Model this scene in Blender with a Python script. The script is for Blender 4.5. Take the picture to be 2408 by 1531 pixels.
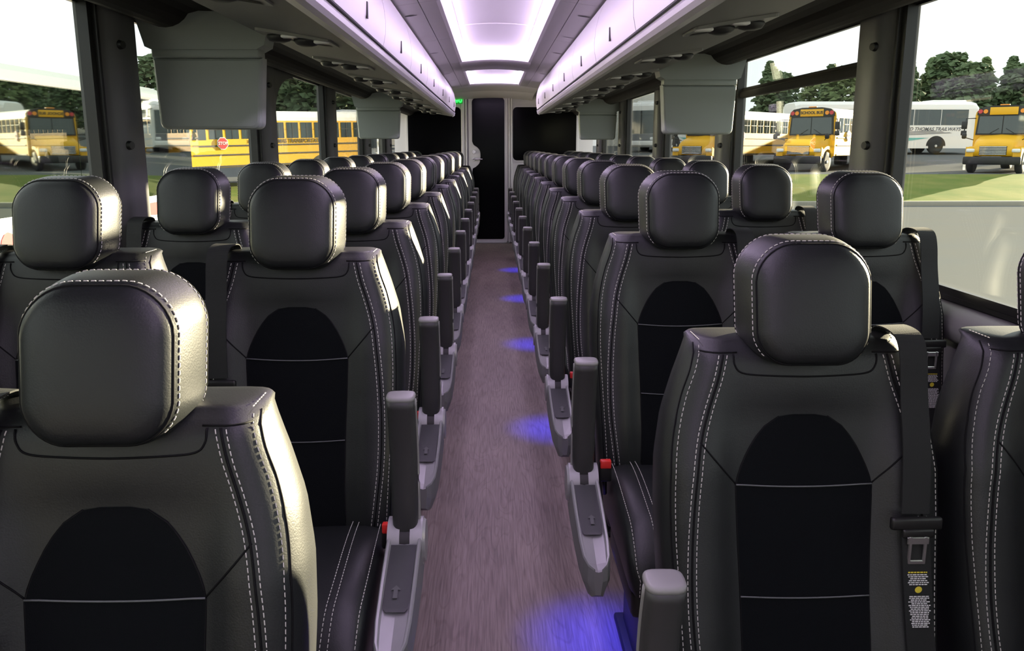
import bpy, bmesh, math, random
import numpy as np
from mathutils import Matrix, Vector

for o in list(bpy.data.objects):
    bpy.data.objects.remove(o, do_unlink=True)
scene = bpy.context.scene
COL = scene.collection
rnd = random.Random(7)

# ------------------------------------------------------------------ camera
# bus frame: X to the right, Y towards the rear wall, Z up, z = 0 aisle floor
FPX, CX, CY = 2000.0, 1204.0, 765.5
VX, VY = 1156.0, 342.0
CAM = (-0.03, 0.0, 1.2)
dv = Vector((VX - CX, VY - CY, FPX)).normalized()
uv_ = Vector((0, -dv.z, dv.y)).normalized()
rv = uv_.cross(dv)
if rv.x < 0:
    rv = -rv
cam_d = bpy.data.cameras.new('camera')
cam_d.sensor_fit = 'HORIZONTAL'
cam_d.sensor_width = 36.0
cam_d.lens = FPX / 2408.0 * 36.0
cam_d.clip_start = 0.02
cam_d.clip_end = 500
cam = bpy.data.objects.new('camera', cam_d)
COL.objects.link(cam)
right = Vector((rv.x, dv.x, uv_.x)); down = Vector((rv.y, dv.y, uv_.y)); fwd = Vector((rv.z, dv.z, uv_.z))
cam.matrix_world = Matrix(((right.x, -down.x, -fwd.x, CAM[0]),
                           (right.y, -down.y, -fwd.y, CAM[1]),
                           (right.z, -down.z, -fwd.z, CAM[2]),
                           (0, 0, 0, 1)))
scene.camera = cam

# ------------------------------------------------------------------ light and exposure
vs = scene.view_settings
vs.view_transform = 'Standard'; vs.look = 'None'; vs.gamma = 1.0; vs.use_curve_mapping = False
vs.exposure = 0.3
world = bpy.data.worlds.new('world'); scene.world = world; world.use_nodes = True
wn = world.node_tree; wn.nodes.clear()
bg = wn.nodes.new('ShaderNodeBackground'); wo = wn.nodes.new('ShaderNodeOutputWorld')
bg.inputs['Color'].default_value = (0.93, 0.99, 1.0, 1); bg.inputs['Strength'].default_value = 1.35
wn.links.new(bg.outputs[0], wo.inputs[0])
SUN_AZ, SUN_EL = math.radians(52), math.radians(10)     # azimuth from +Y towards +X
sd = bpy.data.lights.new('sun', 'SUN'); sd.energy = 30.0; sd.color = (1.0, 0.84, 0.58); sd.angle = math.radians(0.6)
sun = bpy.data.objects.new('sun', sd); COL.objects.link(sun)
to_sun = Vector((math.sin(SUN_AZ) * math.cos(SUN_EL), math.cos(SUN_AZ) * math.cos(SUN_EL), math.sin(SUN_EL)))
sun.rotation_euler = to_sun.to_track_quat('Z', 'Y').to_euler()
LED_COL = (0.84, 0.66, 1.0)
LED_POWER = 18.0

# ------------------------------------------------------------------ materials
MATS = {}
def mat(name, col, rough=0.5, metal=0.0, spec=0.5, bump=None, emis=None, estr=0.0, var=None, coat=0.0, ior=None):
    m = bpy.data.materials.new(name); m.use_nodes = True
    nt = m.node_tree; b = nt.nodes['Principled BSDF']
    b.inputs['Base Color'].default_value = (*col, 1)
    b.inputs['Roughness'].default_value = rough
    b.inputs['Metallic'].default_value = metal
    b.inputs['Specular IOR Level'].default_value = spec
    if coat: b.inputs['Coat Weight'].default_value = coat
    if ior: b.inputs['IOR'].default_value = ior
    if emis:
        b.inputs['Emission Color'].default_value = (*emis, 1); b.inputs['Emission Strength'].default_value = estr
    if bump or var:
        tc = nt.nodes.new('ShaderNodeTexCoord')
    if bump:
        sc, st, dist = bump
        n = nt.nodes.new('ShaderNodeTexNoise'); n.inputs['Scale'].default_value = sc; n.inputs['Detail'].default_value = 3
        bp = nt.nodes.new('ShaderNodeBump'); bp.inputs['Strength'].default_value = st; bp.inputs['Distance'].default_value = dist
        nt.links.new(tc.outputs['Object'], n.inputs['Vector']); nt.links.new(n.outputs['Fac'], bp.inputs['Height'])
        nt.links.new(bp.outputs['Normal'], b.inputs['Normal'])
    if var:
        sc, c2, lo, hi = var
        n2 = nt.nodes.new('ShaderNodeTexNoise'); n2.inputs['Scale'].default_value = sc; n2.inputs['Detail'].default_value = 5
        r = nt.nodes.new('ShaderNodeMapRange'); r.inputs['From Min'].default_value = lo; r.inputs['From Max'].default_value = hi
        mx = nt.nodes.new('ShaderNodeMix'); mx.data_type = 'RGBA'
        mx.inputs['A'].default_value = (*col, 1); mx.inputs['B'].default_value = (*c2, 1)
        nt.links.new(tc.outputs['Object'], n2.inputs['Vector']); nt.links.new(n2.outputs['Fac'], r.inputs['Value'])
        nt.links.new(r.outputs['Result'], mx.inputs['Factor']); nt.links.new(mx.outputs['Result'], b.inputs['Base Color'])
    MATS[name] = m
    return m

mat('leather', (0.0115, 0.0132, 0.0138), 0.44, spec=0.52, bump=(420, 0.22, 0.0012))
mat('leather_top', (0.024, 0.024, 0.026), 0.5, spec=0.5, bump=(420, 0.22, 0.0012))
mat('fabric', (0.0045, 0.0055, 0.0065), 0.95, spec=0.12, bump=(900, 0.5, 0.001))
mat('seam', (0.004, 0.004, 0.005), 0.7, spec=0.2)
mat('thread', (0.62, 0.60, 0.56), 0.8, spec=0.2)
mat('piping', (0.13, 0.14, 0.14), 0.6, spec=0.3)
mat('webbing', (0.018, 0.019, 0.019), 0.75, spec=0.3, bump=(700, 0.4, 0.001))
mat('belt_plastic', (0.012, 0.012, 0.012), 0.4)
mat('chrome', (0.75, 0.75, 0.74), 0.22, metal=1.0)
mat('red_button', (0.80, 0.035, 0.03), 0.35)
mat('silver', (0.36, 0.36, 0.37), 0.38, metal=0.25, spec=0.6)
mat('pod_grey', (0.22, 0.22, 0.225), 0.5)
mat('pod_panel', (0.055, 0.056, 0.06), 0.5)
mat('arrow_grey', (0.10, 0.10, 0.105), 0.6)
mat('arm_plastic', (0.045, 0.045, 0.045), 0.48, bump=(900, 0.15, 0.0005))
mat('arm_cap', (0.26, 0.257, 0.25), 0.4)
mat('frame_dark', (0.02, 0.02, 0.02), 0.5)
mat('label_white', (0.75, 0.75, 0.75), 0.7)
mat('label_yellow', (0.75, 0.62, 0.05), 0.7)
mat('rack_grey', (0.115, 0.112, 0.107), 0.55, bump=(600, 0.08, 0.0005))
mat('rack_door', (0.72, 0.70, 0.71), 0.42)
mat('rack_lip', (0.55, 0.54, 0.55), 0.25, spec=0.6)
mat('ceiling', (0.66, 0.64, 0.65), 0.5)
mat('ceiling_side', (0.50, 0.485, 0.49), 0.5)
mat('groove', (0.03, 0.03, 0.032), 0.7)
mat('led', (1, 1, 1), 0.5, emis=LED_COL, estr=LED_POWER)
mat('psu', (0.22, 0.22, 0.21), 0.5)
mat('psu_dark', (0.018, 0.018, 0.018), 0.5)
mat('lens_clear', (0.8, 0.8, 0.78), 0.2, spec=0.7)
mat('header', (0.022, 0.020, 0.018), 0.8, spec=0.2, bump=(300, 0.3, 0.001))
mat('duct', (0.06, 0.058, 0.054), 0.75)
mat('pillar', (0.095, 0.096, 0.098), 0.55)
mat('pillar_dark', (0.018, 0.018, 0.018), 0.35)
mat('rubber', (0.008, 0.008, 0.008), 0.5)
mat('wall_grey', (0.17, 0.165, 0.165), 0.6)
mat('sill', (0.30, 0.295, 0.29), 0.55)
mat('rear_white', (0.80, 0.785, 0.78), 0.45)
mat('door_white', (0.80, 0.79, 0.80), 0.35)
mat('black_glass', (0.002, 0.002, 0.003), 0.15, spec=0.08)
mat('monitor', (0.27, 0.30, 0.285), 0.5, bump=(500, 0.05, 0.0004))
mat('green_led', (0.0, 0.02, 0.0), 0.5, emis=(0.02, 1.0, 0.08), estr=2.2)
mat('green_panel', (0.01, 0.05, 0.015), 0.4, emis=(0.01, 0.35, 0.03), estr=0.5)
mat('blue_led', (0.0, 0.0, 0.2), 0.4, emis=(0.02, 0.03, 1.0), estr=6.0)
mat('shell_white', (0.75, 0.75, 0.75), 0.4)
# outside
mat('asphalt', (0.15, 0.155, 0.155), 1.0, spec=0.0, var=(0.35, (0.155, 0.156, 0.15), 0.35, 0.65))
mat('lot', (0.14, 0.146, 0.15), 1.0, spec=0.0, var=(0.3, (0.15, 0.152, 0.15), 0.35, 0.65))
mat('curb', (0.30, 0.28, 0.23), 0.85)
mat('grass', (0.12, 0.165, 0.04), 0.9, spec=0.05, var=(0.8, (0.19, 0.20, 0.06), 0.35, 0.65))
mat('bus_yellow', (0.78, 0.42, 0.008), 0.45)
mat('bus_white', (0.82, 0.82, 0.80), 0.35)
mat('bus_black', (0.012, 0.012, 0.013), 0.45)
mat('bus_rubrail', (0.03, 0.025, 0.015), 0.6)
mat('bus_glass', (0.035, 0.05, 0.05), 0.06, spec=0.8)
mat('coach_mirror', (0.42, 0.46, 0.42), 0.02, metal=1.0)
mat('tyre', (0.02, 0.02, 0.02), 0.8)
mat('hub', (0.6, 0.6, 0.58), 0.35, metal=0.4)
mat('lamp_red', (0.55, 0.04, 0.05), 0.3)
mat('lamp_amber', (0.85, 0.30, 0.02), 0.3)
mat('headlamp', (0.75, 0.77, 0.78), 0.12, spec=0.8)
mat('red_paint', (0.50, 0.03, 0.035), 0.4)
mat('teal_paint', (0.16, 0.48, 0.45), 0.4)
mat('grey_paint', (0.14, 0.15, 0.17), 0.4)
mat('stop_red', (0.62, 0.03, 0.04), 0.5)
mat('bark', (0.10, 0.08, 0.055), 0.9)
mat('leaf_dark', (0.075, 0.115, 0.055), 0.8, spec=0.15, var=(0.7, (0.11, 0.15, 0.075), 0.35, 0.65))
mat('leaf_mid', (0.11, 0.16, 0.065), 0.8, spec=0.15, var=(0.7, (0.17, 0.20, 0.09), 0.35, 0.65))
mat('coach_roof_shade', (0.15, 0.18, 0.19), 0.45)  # roof band's shade put into the colour as darker blue-grey
mat('building', (0.72, 0.70, 0.64), 0.7)

def glass_mat(name, tint, f0):
    m = bpy.data.materials.new(name); m.use_nodes = True; nt = m.node_tree; nt.nodes.clear()
    out = nt.nodes.new('ShaderNodeOutputMaterial'); mx = nt.nodes.new('ShaderNodeMixShader')
    tr = nt.nodes.new('ShaderNodeBsdfTransparent'); gl = nt.nodes.new('ShaderNodeBsdfGlossy')
    lw = nt.nodes.new('ShaderNodeLayerWeight'); lw.inputs['Blend'].default_value = 0.5
    pw = nt.nodes.new('ShaderNodeMath'); pw.operation = 'POWER'; pw.inputs[1].default_value = 5.0
    ma = nt.nodes.new('ShaderNodeMath'); ma.operation = 'MULTIPLY_ADD'; ma.inputs[1].default_value = 1 - f0; ma.inputs[2].default_value = f0
    tr.inputs['Color'].default_value = (*tint, 1); gl.inputs['Roughness'].default_value = 0.0
    nt.links.new(lw.outputs['Facing'], pw.inputs[0]); nt.links.new(pw.outputs[0], ma.inputs[0]); nt.links.new(ma.outputs[0], mx.inputs[0])
    nt.links.new(tr.outputs[0], mx.inputs[1]); nt.links.new(gl.outputs[0], mx.inputs[2])
    nt.links.new(mx.outputs[0], out.inputs[0])
    MATS[name] = m
glass_mat('pane', (0.95, 0.97, 0.95), 0.022)

def wood_floor():
    m = bpy.data.materials.new('wood_floor'); m.use_nodes = True; nt = m.node_tree; b = nt.nodes['Principled BSDF']
    tc = nt.nodes.new('ShaderNodeTexCoord')
    def noise(scale, detail, dist=0.0):
        mp = nt.nodes.new('ShaderNodeMapping'); mp.inputs['Scale'].default_value = scale
        nt.links.new(tc.outputs['Object'], mp.inputs['Vector'])
        n = nt.nodes.new('ShaderNodeTexNoise'); n.inputs['Scale'].default_value = 1.0; n.inputs['Detail'].default_value = detail; n.inputs['Distortion'].default_value = dist
        nt.links.new(mp.outputs[0], n.inputs['Vector']); return n
    n1 = noise((11, 1.5, 1), 1.5, 0.3)
    mul = nt.nodes.new('ShaderNodeMath'); mul.operation = 'MULTIPLY'; mul.inputs[1].default_value = 95.0
    nt.links.new(n1.outputs['Fac'], mul.inputs[0])
    sn = nt.nodes.new('ShaderNodeMath'); sn.operation = 'SINE'; nt.links.new(mul.outputs[0], sn.inputs[0])
    n2 = noise((210, 7, 1), 4); n3 = noise((5, 1.2, 1), 2)
    r1 = nt.nodes.new('ShaderNodeValToRGB'); r1.color_ramp.elements[0].position = 0.80; r1.color_ramp.elements[1].position = 1.0
    r1.color_ramp.elements[0].color = (0.30, 0.243, 0.225, 1); r1.color_ramp.elements[1].color = (0.255, 0.203, 0.188, 1)
    mr = nt.nodes.new('ShaderNodeMapRange'); mr.inputs['From Min'].default_value = -1; nt.links.new(sn.outputs[0], mr.inputs['Value'])
    nt.links.new(mr.outputs[0], r1.inputs['Fac'])
    r2 = nt.nodes.new('ShaderNodeValToRGB'); r2.color_ramp.elements[0].position = 0.3; r2.color_ramp.elements[1].position = 0.62
    r2.color_ramp.elements[0].color = (0.60, 0.58, 0.58, 1); r2.color_ramp.elements[1].color = (1.05, 1.03, 1.02, 1)
    nt.links.new(n2.outputs['Fac'], r2.inputs['Fac'])
    r3 = nt.nodes.new('ShaderNodeValToRGB'); r3.color_ramp.elements[0].position = 0.3; r3.color_ramp.elements[1].position = 0.7
    r3.color_ramp.elements[0].color = (0.86, 0.84, 0.84, 1); r3.color_ramp.elements[1].color = (1.1, 1.1, 1.08, 1)
    nt.links.new(n3.outputs['Fac'], r3.inputs['Fac'])
    mx = nt.nodes.new('ShaderNodeMix'); mx.data_type = 'RGBA'; mx.blend_type = 'MULTIPLY'; mx.inputs['Factor'].default_value = 1
    nt.links.new(r1.outputs[0], mx.inputs['A']); nt.links.new(r2.outputs[0], mx.inputs['B'])
    m2 = nt.nodes.new('ShaderNodeMix'); m2.data_type = 'RGBA'; m2.blend_type = 'MULTIPLY'; m2.inputs['Factor'].default_value = 1
    nt.links.new(mx.outputs['Result'], m2.inputs['A']); nt.links.new(r3.outputs[0], m2.inputs['B'])
    nt.links.new(m2.outputs['Result'], b.inputs['Base Color'])
    b.inputs['Roughness'].default_value = 0.5; b.inputs['Specular IOR Level'].default_value = 0.35
    MATS['wood_floor'] = m
wood_floor()

# ------------------------------------------------------------------ mesh helpers
class MB:
    def __init__(s): s.v = []; s.f = []; s.m = []; s.sm = []
    def add(s, v, f, mi=0, smooth=False):
        o = len(s.v); s.v.extend([tuple(map(float, p)) for p in v])
        for q in f: s.f.append(tuple(i + o for i in q)); s.m.append(mi); s.sm.append(smooth)
        return s
    def box(s, c, d, mi=0, rot=None):
        x, y, z = d[0] / 2, d[1] / 2, d[2] / 2
        v = [(-x, -y, -z), (x, -y, -z), (x, y, -z), (-x, y, -z), (-x, -y, z), (x, -y, z), (x, y, z), (-x, y, z)]
        if rot is not None: v = [tuple(rot @ Vector(p)) for p in v]
        v = [(p[0] + c[0], p[1] + c[1], p[2] + c[2]) for p in v]
        return s.add(v, [(0, 3, 2, 1), (4, 5, 6, 7), (0, 1, 5, 4), (1, 2, 6, 5), (2, 3, 7, 6), (3, 0, 4, 7)], mi)
    def rbox(s, c, d, bev, seg=2, mi=0, rot=None, smooth=True):
        bm = bmesh.new(); bmesh.ops.create_cube(bm, size=1)
        bmesh.ops.scale(bm, vec=d, verts=bm.verts)
        bmesh.ops.bevel(bm, geom=bm.edges[:], offset=bev, segments=seg, profile=0.5, affect='EDGES')
        bm.verts.index_update()
        v = [Vector(p.co) for p in bm.verts]
        if rot is not None: v = [rot @ p for p in v]
        v = [(p.x + c[0], p.y + c[1], p.z + c[2]) for p in v]
        f = [tuple(q.index for q in fc.verts) for fc in bm.faces]; bm.free()
        return s.add(v, f, mi, smooth)
    def loft(s, rings, closed=True, cap0=True, cap1=True, mi=0, smooth=True):
        n = len(rings[0]); v = [p for r in rings for p in r]; f = []
        for i in range(len(rings) - 1):
            for j in range(n if closed else n - 1):
                k = (j + 1) % n
                f.append((i * n + j, i * n + k, (i + 1) * n + k, (i + 1) * n + j))
        if closed and cap0: f.append(tuple(range(n - 1, -1, -1)))
        if closed and cap1: f.append(tuple((len(rings) - 1) * n + j for j in range(n)))
        return s.add(v, f, mi, smooth)
    def tube(s, pts, r, n=6, mi=0, smooth=True, flat=1.0):
        pts = [Vector(p) for p in pts]; rings = []
        for i, p in enumerate(pts):
            t = (pts[min(i + 1, len(pts) - 1)] - pts[max(i - 1, 0)]).normalized()
            a = t.cross(Vector((0, 0, 1)))
            if a.length < 1e-3: a = t.cross(Vector((1, 0, 0)))
            a.normalize(); b = t.cross(a).normalized()
            rings.append([p + (a * math.cos(2 * math.pi * k / n) + b * math.sin(2 * math.pi * k / n)) * r for k in range(n)])
        return s.loft(rings, mi=mi, smooth=smooth)
    def cyl(s, p0, p1, r0, r1=None, n=20, mi=0, smooth=True):
        p0, p1 = Vector(p0), Vector(p1); r1 = r0 if r1 is None else r1
        t = (p1 - p0).normalized(); a = t.cross(Vector((0, 0, 1)))
        if a.length < 1e-3: a = t.cross(Vector((1, 0, 0)))
        a.normalize(); b = t.cross(a)
        rings = [[p + (a * math.cos(2 * math.pi * k / n) + b * math.sin(2 * math.pi * k / n)) * r for k in range(n)] for p, r in ((p0, r0), (p1, r1))]
        v = rings[0] + rings[1]
        s.add(v, [(k, (k + 1) % n, n + (k + 1) % n, n + k) for k in range(n)], mi, smooth)
        s.add(rings[0], [tuple(range(n - 1, -1, -1))], mi); s.add(rings[1], [tuple(range(n))], mi)
        return s
    def prism(s, poly, ax, a, b, mi=0, smooth=False):
        """poly: 2-D outline; ax: axis extruded along ('x','y','z') from a to b"""
        def P(p, t):
            return {'x': (t, p[0], p[1]), 'y': (p[0], t, p[1]), 'z': (p[0], p[1], t)}[ax]
        n = len(poly); v = [P(p, a) for p in poly] + [P(p, b) for p in poly]
        s.add(v, [(k, (k + 1) % n, n + (k + 1) % n, n + k) for k in range(n)], mi, smooth)
        s.add(v[:n], [tuple(range(n - 1, -1, -1))], mi); s.add(v[n:], [tuple(range(n))], mi)
        return s
    def dashes(s, pts, nrm, pitch, length, w, h, mi=0):
        """stitches: small boxes along a polyline; nrm(p,i) gives the surface normal"""
        P = [np.array(p, float) for p in pts]; seg = [np.linalg.norm(P[i + 1] - P[i]) for i in range(len(P) - 1)]
        cum = np.concatenate([[0], np.cumsum(seg)]); t = pitch * 0.5
        while t < cum[-1]:
            i = min(int(np.searchsorted(cum, t)) - 1, len(seg) - 1); i = max(i, 0)
            u = (t - cum[i]) / max(seg[i], 1e-9); p = P[i] * (1 - u) + P[i + 1] * u
            d = (P[i + 1] - P[i]) / max(seg[i], 1e-9); nn = np.array(nrm(i), float); nn /= np.linalg.norm(nn)
            sd = np.cross(d, nn); sd /= max(np.linalg.norm(sd), 1e-9)
            a, b, c = d * length / 2, sd * w / 2, nn * h
            v = [p - a - b, p + a - b, p + a + b, p - a + b, p - a * .75 - b * .6 + c, p + a * .75 - b * .6 + c, p + a * .75 + b * .6 + c, p - a * .75 + b * .6 + c]
            s.add(v, [(4, 5, 6, 7), (0, 1, 5, 4), (1, 2, 6, 5), (2, 3, 7, 6), (3, 0, 4, 7)], mi)
            t += pitch
        return s
    def mirror(s):
        r = MB(); r.v = [(-x, y, z) for x, y, z in s.v]; r.f = [tuple(reversed(q)) for q in s.f]; r.m = list(s.m); r.sm = list(s.sm); return r
    def mesh(s, name, mats):
        me = bpy.data.meshes.new(name); me.from_pydata(s.v, [], s.f)
        for m in ([mats] if isinstance(mats, str) else mats): me.materials.append(MATS[m])
        me.polygons.foreach_set('material_index', s.m); me.polygons.foreach_set('use_smooth', s.sm)
        me.update(); return me

def link(name, data, parent=None, loc=None, rot=None, **props):
    o = bpy.data.objects.new(name, data); COL.objects.link(o)
    if parent is not None: o.parent = parent
    if loc is not None: o.location = loc
    if rot is not None: o.rotation_euler = rot
    for k, v in props.items(): o[k] = v
    return o
def obj(name, mb, mats, parent=None, **props):
    return link(name, mb.mesh(name, mats), parent, **props)
def struct(name, mb, mats, **props):
    return obj(name, mb, mats, kind='structure', **props)
def empty(name, loc=(0, 0, 0), rot=(0, 0, 0), **props):
    o = bpy.data.objects.new(name, None); COL.objects.link(o); o.location = loc; o.rotation_euler = rot
    o.empty_display_size = 0.05
    for k, v in props.items(): o[k] = v
    return o
def text_mesh(txt, size, mats, depth=0.002, shear=0.0, bold=0.0):
    c = bpy.data.curves.new('lettering', 'FONT'); c.body = txt; c.size = size; c.extrude = depth; c.shear = shear
    c.align_x = 'CENTER'; c.align_y = 'CENTER'; c.resolution_u = 3; c.offset = bold
    o = bpy.data.objects.new('lettering', c); COL.objects.link(o)
    dg = bpy.context.evaluated_depsgraph_get()
    me = bpy.data.meshes.new_from_object(o.evaluated_get(dg)); me.materials.clear(); me.materials.append(MATS[mats])
    bpy.data.objects.remove(o, do_unlink=True); return me
def rrect(w, h, r, n=5, c=(0, 0)):
    """rounded rectangle outline, counter-clockwise; r may be 4 radii (br, tr, tl, bl)"""
    rs = r if isinstance(r, (tuple, list)) else (r,) * 4; pts = []
    for (sx, sy, a0), q in zip(((1, -1, -90), (1, 1, 0), (-1, 1, 90), (-1, -1, 180)), rs):
        for k in range(n + 1):
            a = math.radians(a0 + 90 * k / n)
            pts.append((c[0] + sx * (w / 2 - q) + q * math.cos(a), c[1] + sy * (h / 2 - q) + q * math.sin(a)))
    return pts
def smooth_path(pts, n=12):
    """Catmull-Rom through points"""
    P = [np.array(p, float) for p in pts]; P = [2 * P[0] - P[1]] + P + [2 * P[-1] - P[-2]]; out = []
    for i in range(1, len(P) - 2):
        for k in range(n):
            t = k / n
            out.append(0.5 * ((2 * P[i]) + (-P[i - 1] + P[i + 1]) * t + (2 * P[i - 1] - 5 * P[i] + 4 * P[i + 1] - P[i + 2]) * t * t + (-P[i - 1] + 3 * P[i] - 3 * P[i + 1] + P[i + 2]) * t ** 3))
    out.append(P[-2]); return out

Y0, Y1 = -2.4, 10.72          # cabin from behind the camera to the rear wall
HW = 1.19                     # half width at the window glass

# ================================================================== THE CABIN
mb = MB().box((0, (1.55 + Y1) / 2, -0.03), (2.4, Y1 - 1.55, 0.06)).box((0, (Y0 + 1.55) / 2, -0.105), (2.4, 1.55 - Y0, 0.06))
mb.box((0, 1.555, -0.0375), (2.4, 0.01, 0.075))
struct('floor', mb, 'wood_floor')

PIL = [-2.4, -0.72, 0.94, 2.60, 4.28, 5.98, 7.68, 9.28]
for sgn, side in ((-1, 'left'), (1, 'right')):
    # lower wall, sill ledge, outer skin
    mb = MB().box((sgn * 1.205, (Y0 + Y1) / 2, 0.34), (0.03, Y1 - Y0, 0.92))
    mb.box((sgn * 1.24, (Y0 + Y1) / 2, -0.05), (0.02, Y1 - Y0, 1.70), 1)
    mb.box((sgn * 1.225, (Y0 + Y1) / 2, 1.83), (0.05, Y1 - Y0, 0.44), 1)
    struct('wall_' + side, mb, ['wall_grey', 'shell_white'])
    prof = [(1.19, 0.70), (1.155, 0.705), (1.135, 0.72), (1.125, 0.75), (1.13, 0.775), (1.15, 0.792), (1.19, 0.80)]
    prof = [(sgn * x, z) for x, z in prof]
    struct('trim_1' if sgn < 0 else 'trim_2', MB().prism(prof if sgn < 0 else prof[::-1], 'y', Y0, Y1, smooth=True), 'sill')
    struct('trim_3' if sgn < 0 else 'trim_4', MB().box((sgn * 1.185, (Y0 + Y1) / 2, 0.806), (0.025, Y1 - Y0, 0.012)), 'rubber')
    # header roll above the windows
    ring = []
    for k in range(14):
        a = math.radians(-150 + 190 * k / 13)
        ring.append((1.035 + 0.085 * math.cos(a), 1.638 + 0.082 * math.sin(a)))
    ring += [(1.20, 1.66), (1.20, 1.76), (0.72, 1.76), (0.72, 1.60), (0.93, 1.605)]
    ring = [(sgn * x, z) for x, z in ring]
    struct('trim_5' if sgn < 0 else 'trim_6', MB().prism(ring if sgn > 0 else ring[::-1], 'y', Y0, Y1, smooth=False), 'header')
    # upper window rail
    struct('trim_7' if sgn < 0 else 'trim_8', MB().box((sgn * 1.185, (Y0 + Y1) / 2, 1.63), (0.03, Y1 - Y0, 0.07)), 'pillar_dark')
# roof skin
struct('ceiling', MB().box((0, (Y0 + Y1) / 2, 2.06), (2.5, Y1 - Y0, 0.03)), 'shell_white')

# pillars and windows
nwin = 0
for sgn in (-1, 1):
    for i, yp in enumerate(PIL):
        if yp < -1: continue
        prof = [(1.20, yp - 0.06), (1.165, yp - 0.06), (1.160, yp - 0.035), (1.135, yp - 0.03), (1.112, yp - 0.015), (1.102, yp + 0.015),
                (1.100, yp + 0.07), (1.104, yp + 0.12), (1.118, yp + 0.155), (1.14, yp + 0.175), (1.20, yp + 0.18)]
        pr = [(sgn * x, y) for x, y in prof]
        pt = empty('window_pillar', (0, 0, 0), kind='structure')
        a = MB().prism(pr if sgn < 0 else pr[::-1], 'z', 0.79, 1.66, smooth=True)
        # dark seal beside the trim
        obj('pillar_trim', a, 'pillar', pt)
        b = MB().box((sgn * 1.168, yp - 0.055, 1.225), (0.03, 0.05, 0.87)).box((sgn * 1.156, yp - 0.048, 1.225), (0.03, 0.014, 0.87))
        obj('rubber_seal', b, 'pillar_dark', pt)
        for zz in (1.20, 1.485):
            c = MB().cyl((sgn * 1.105, yp + 0.005, zz), (sgn * 1.094, yp + 0.001, zz), 0.0135, 0.011, 14)
            obj('screw_plug', c, 'rubber', pt)
        pt.name = 'trim_%d' % (20 + i + (10 if sgn > 0 else 0))
    for i in range(len(PIL) - 1):
        a, b = PIL[i] + 0.12, PIL[i + 1] - 0.04
        nwin += 1
        w = empty('window_%d' % nwin, (0, 0, 0), kind='structure')
        obj('pane', MB().box((sgn * 1.196, (a + b) / 2, 1.21), (0.005, b - a + 0.1, 0.83)), 'pane', w)
        fr = MB()
        for (yc, dy, zc, dz) in (((a + b) / 2, b - a + 0.1, 0.822, 0.02), ((a + b) / 2, b - a + 0.1, 1.598, 0.02)):
            fr.box((sgn * 1.184, yc, zc), (0.014, dy, dz))
        obj('window_frame', fr, 'pillar_dark', w)
        if sgn > 0 and i in (3,):
            t = MB().rbox((1.178, (a + b) / 2, 1.437), (0.03, b - a + 0.06, 0.03), 0.006).rbox((1.184, (a + b) / 2, 1.462), (0.02, b - a + 0.06, 0.014), 0.004)
            obj('transom_bar', t, 'header', w)
        if sgn < 0 and i == 4:
            # curved gusset at the top corner of this window
            pts = [(PIL[4] + 0.12, 1.64), (PIL[4] + 0.12, 1.33)]
            y0 = PIL[4] + 0.16
            arc = [(y0 + 0.42 - 0.42 * math.cos(math.radians(t)), 1.355 + 0.20 * math.sin(math.radians(t))) for t in range(0, 91, 9)]
            poly = pts + [(y0, 1.33)] + arc + [(y0 + 0.42, 1.64)]
            obj('corner_gusset', MB().prism([(p[0], p[1]) for p in poly], 'x', -1.17, -1.115), 'pillar', w)
fw = MB().box((0, Y0, 0.27), (2.44, 0.05, 0.75)).box((0, Y0, 1.75), (2.44, 0.05, 0.62))
for s_ in (-1, 1): fw.box((s_ * 1.13, Y0, 1.0), (0.2, 0.05, 0.9))
struct('wall_front_unseen', fw, 'wall_grey')  # unseen wall added behind the camera, opening kept small to cut frontal light
struct('window_%d' % (nwin + 1), MB().box((0, Y0, 1.05), (2.1, 0.006, 0.85)), 'pane')

# ceiling liner ---------------------------------------------------------
cl = empty('ceiling_liner', (0, 0, 0), kind='structure')
YA, YB, YC, YD = 6.55, 7.25, 9.05, 10.72       # recess, cross beam, second recess, rear
for sgn in (-1, 1):
    segs = [(Y0, 0.6), (0.6, 2.2), (2.2, 3.8), (3.8, 5.1), (5.1, YA), (YA, 8.1), (8.1, YC)]
    for a, b in segs:
        pa = [(0.455, 1.772), (0.337, 1.789), (0.337, 1.83), (0.455, 1.83)]
        pb = [(0.333, 1.790), (0.262, 1.798), (0.245, 1.803), (0.245, 1.822), (0.333, 1.83)]
        for nm, pp, g in (('side_panel', pa, 0.004), ('cove_panel', pb, 0.004)):
            pr = [(sgn * x, z) for x, z in pp]
            obj(nm, MB().prism(pr if sgn > 0 else pr[::-1], 'y', a + g / 2, b - g / 2), 'ceiling_side', cl)
    k = 0; y = 0.9
    while y < 8.9:
        e = [(sgn * (0.396 + 0.030 * math.cos(t)), y + 0.013 * math.sin(t)) for t in np.linspace(0, 2 * math.pi, 16, endpoint=False)]
        m_ = MB().add([(p[0], p[1], 1.7785 - 0.001 - (abs(p[0]) - 0.396) * 0.144) for p in e], [tuple(range(16)) if sgn < 0 else tuple(range(15, -1, -1))])
        obj('speaker_slot', m_, 'ceiling_side' if k % 2 else 'duct', cl); y += 0.8; k += 1
zc = lambda x: 1.862 + 0.028 * (1 - (x / 0.30) ** 2)
xs = np.linspace(-0.30, 0.30, 17)
for a, b in ((Y0, 1.0), (1.0, 3.0), (3.0, 5.15), (5.15, YA + 0.02), (YB - 0.02, YC + 0.02)):
    v = [(x, yy, zc(x)) for yy in (a + 0.002, b - 0.002) for x in xs]; n = len(xs)
    m_ = MB().add(v, [(j, n + j, n + j + 1, j + 1) for j in range(n - 1)], 0, True)
    obj('centre_panel', m_, 'ceiling', cl)
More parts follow.
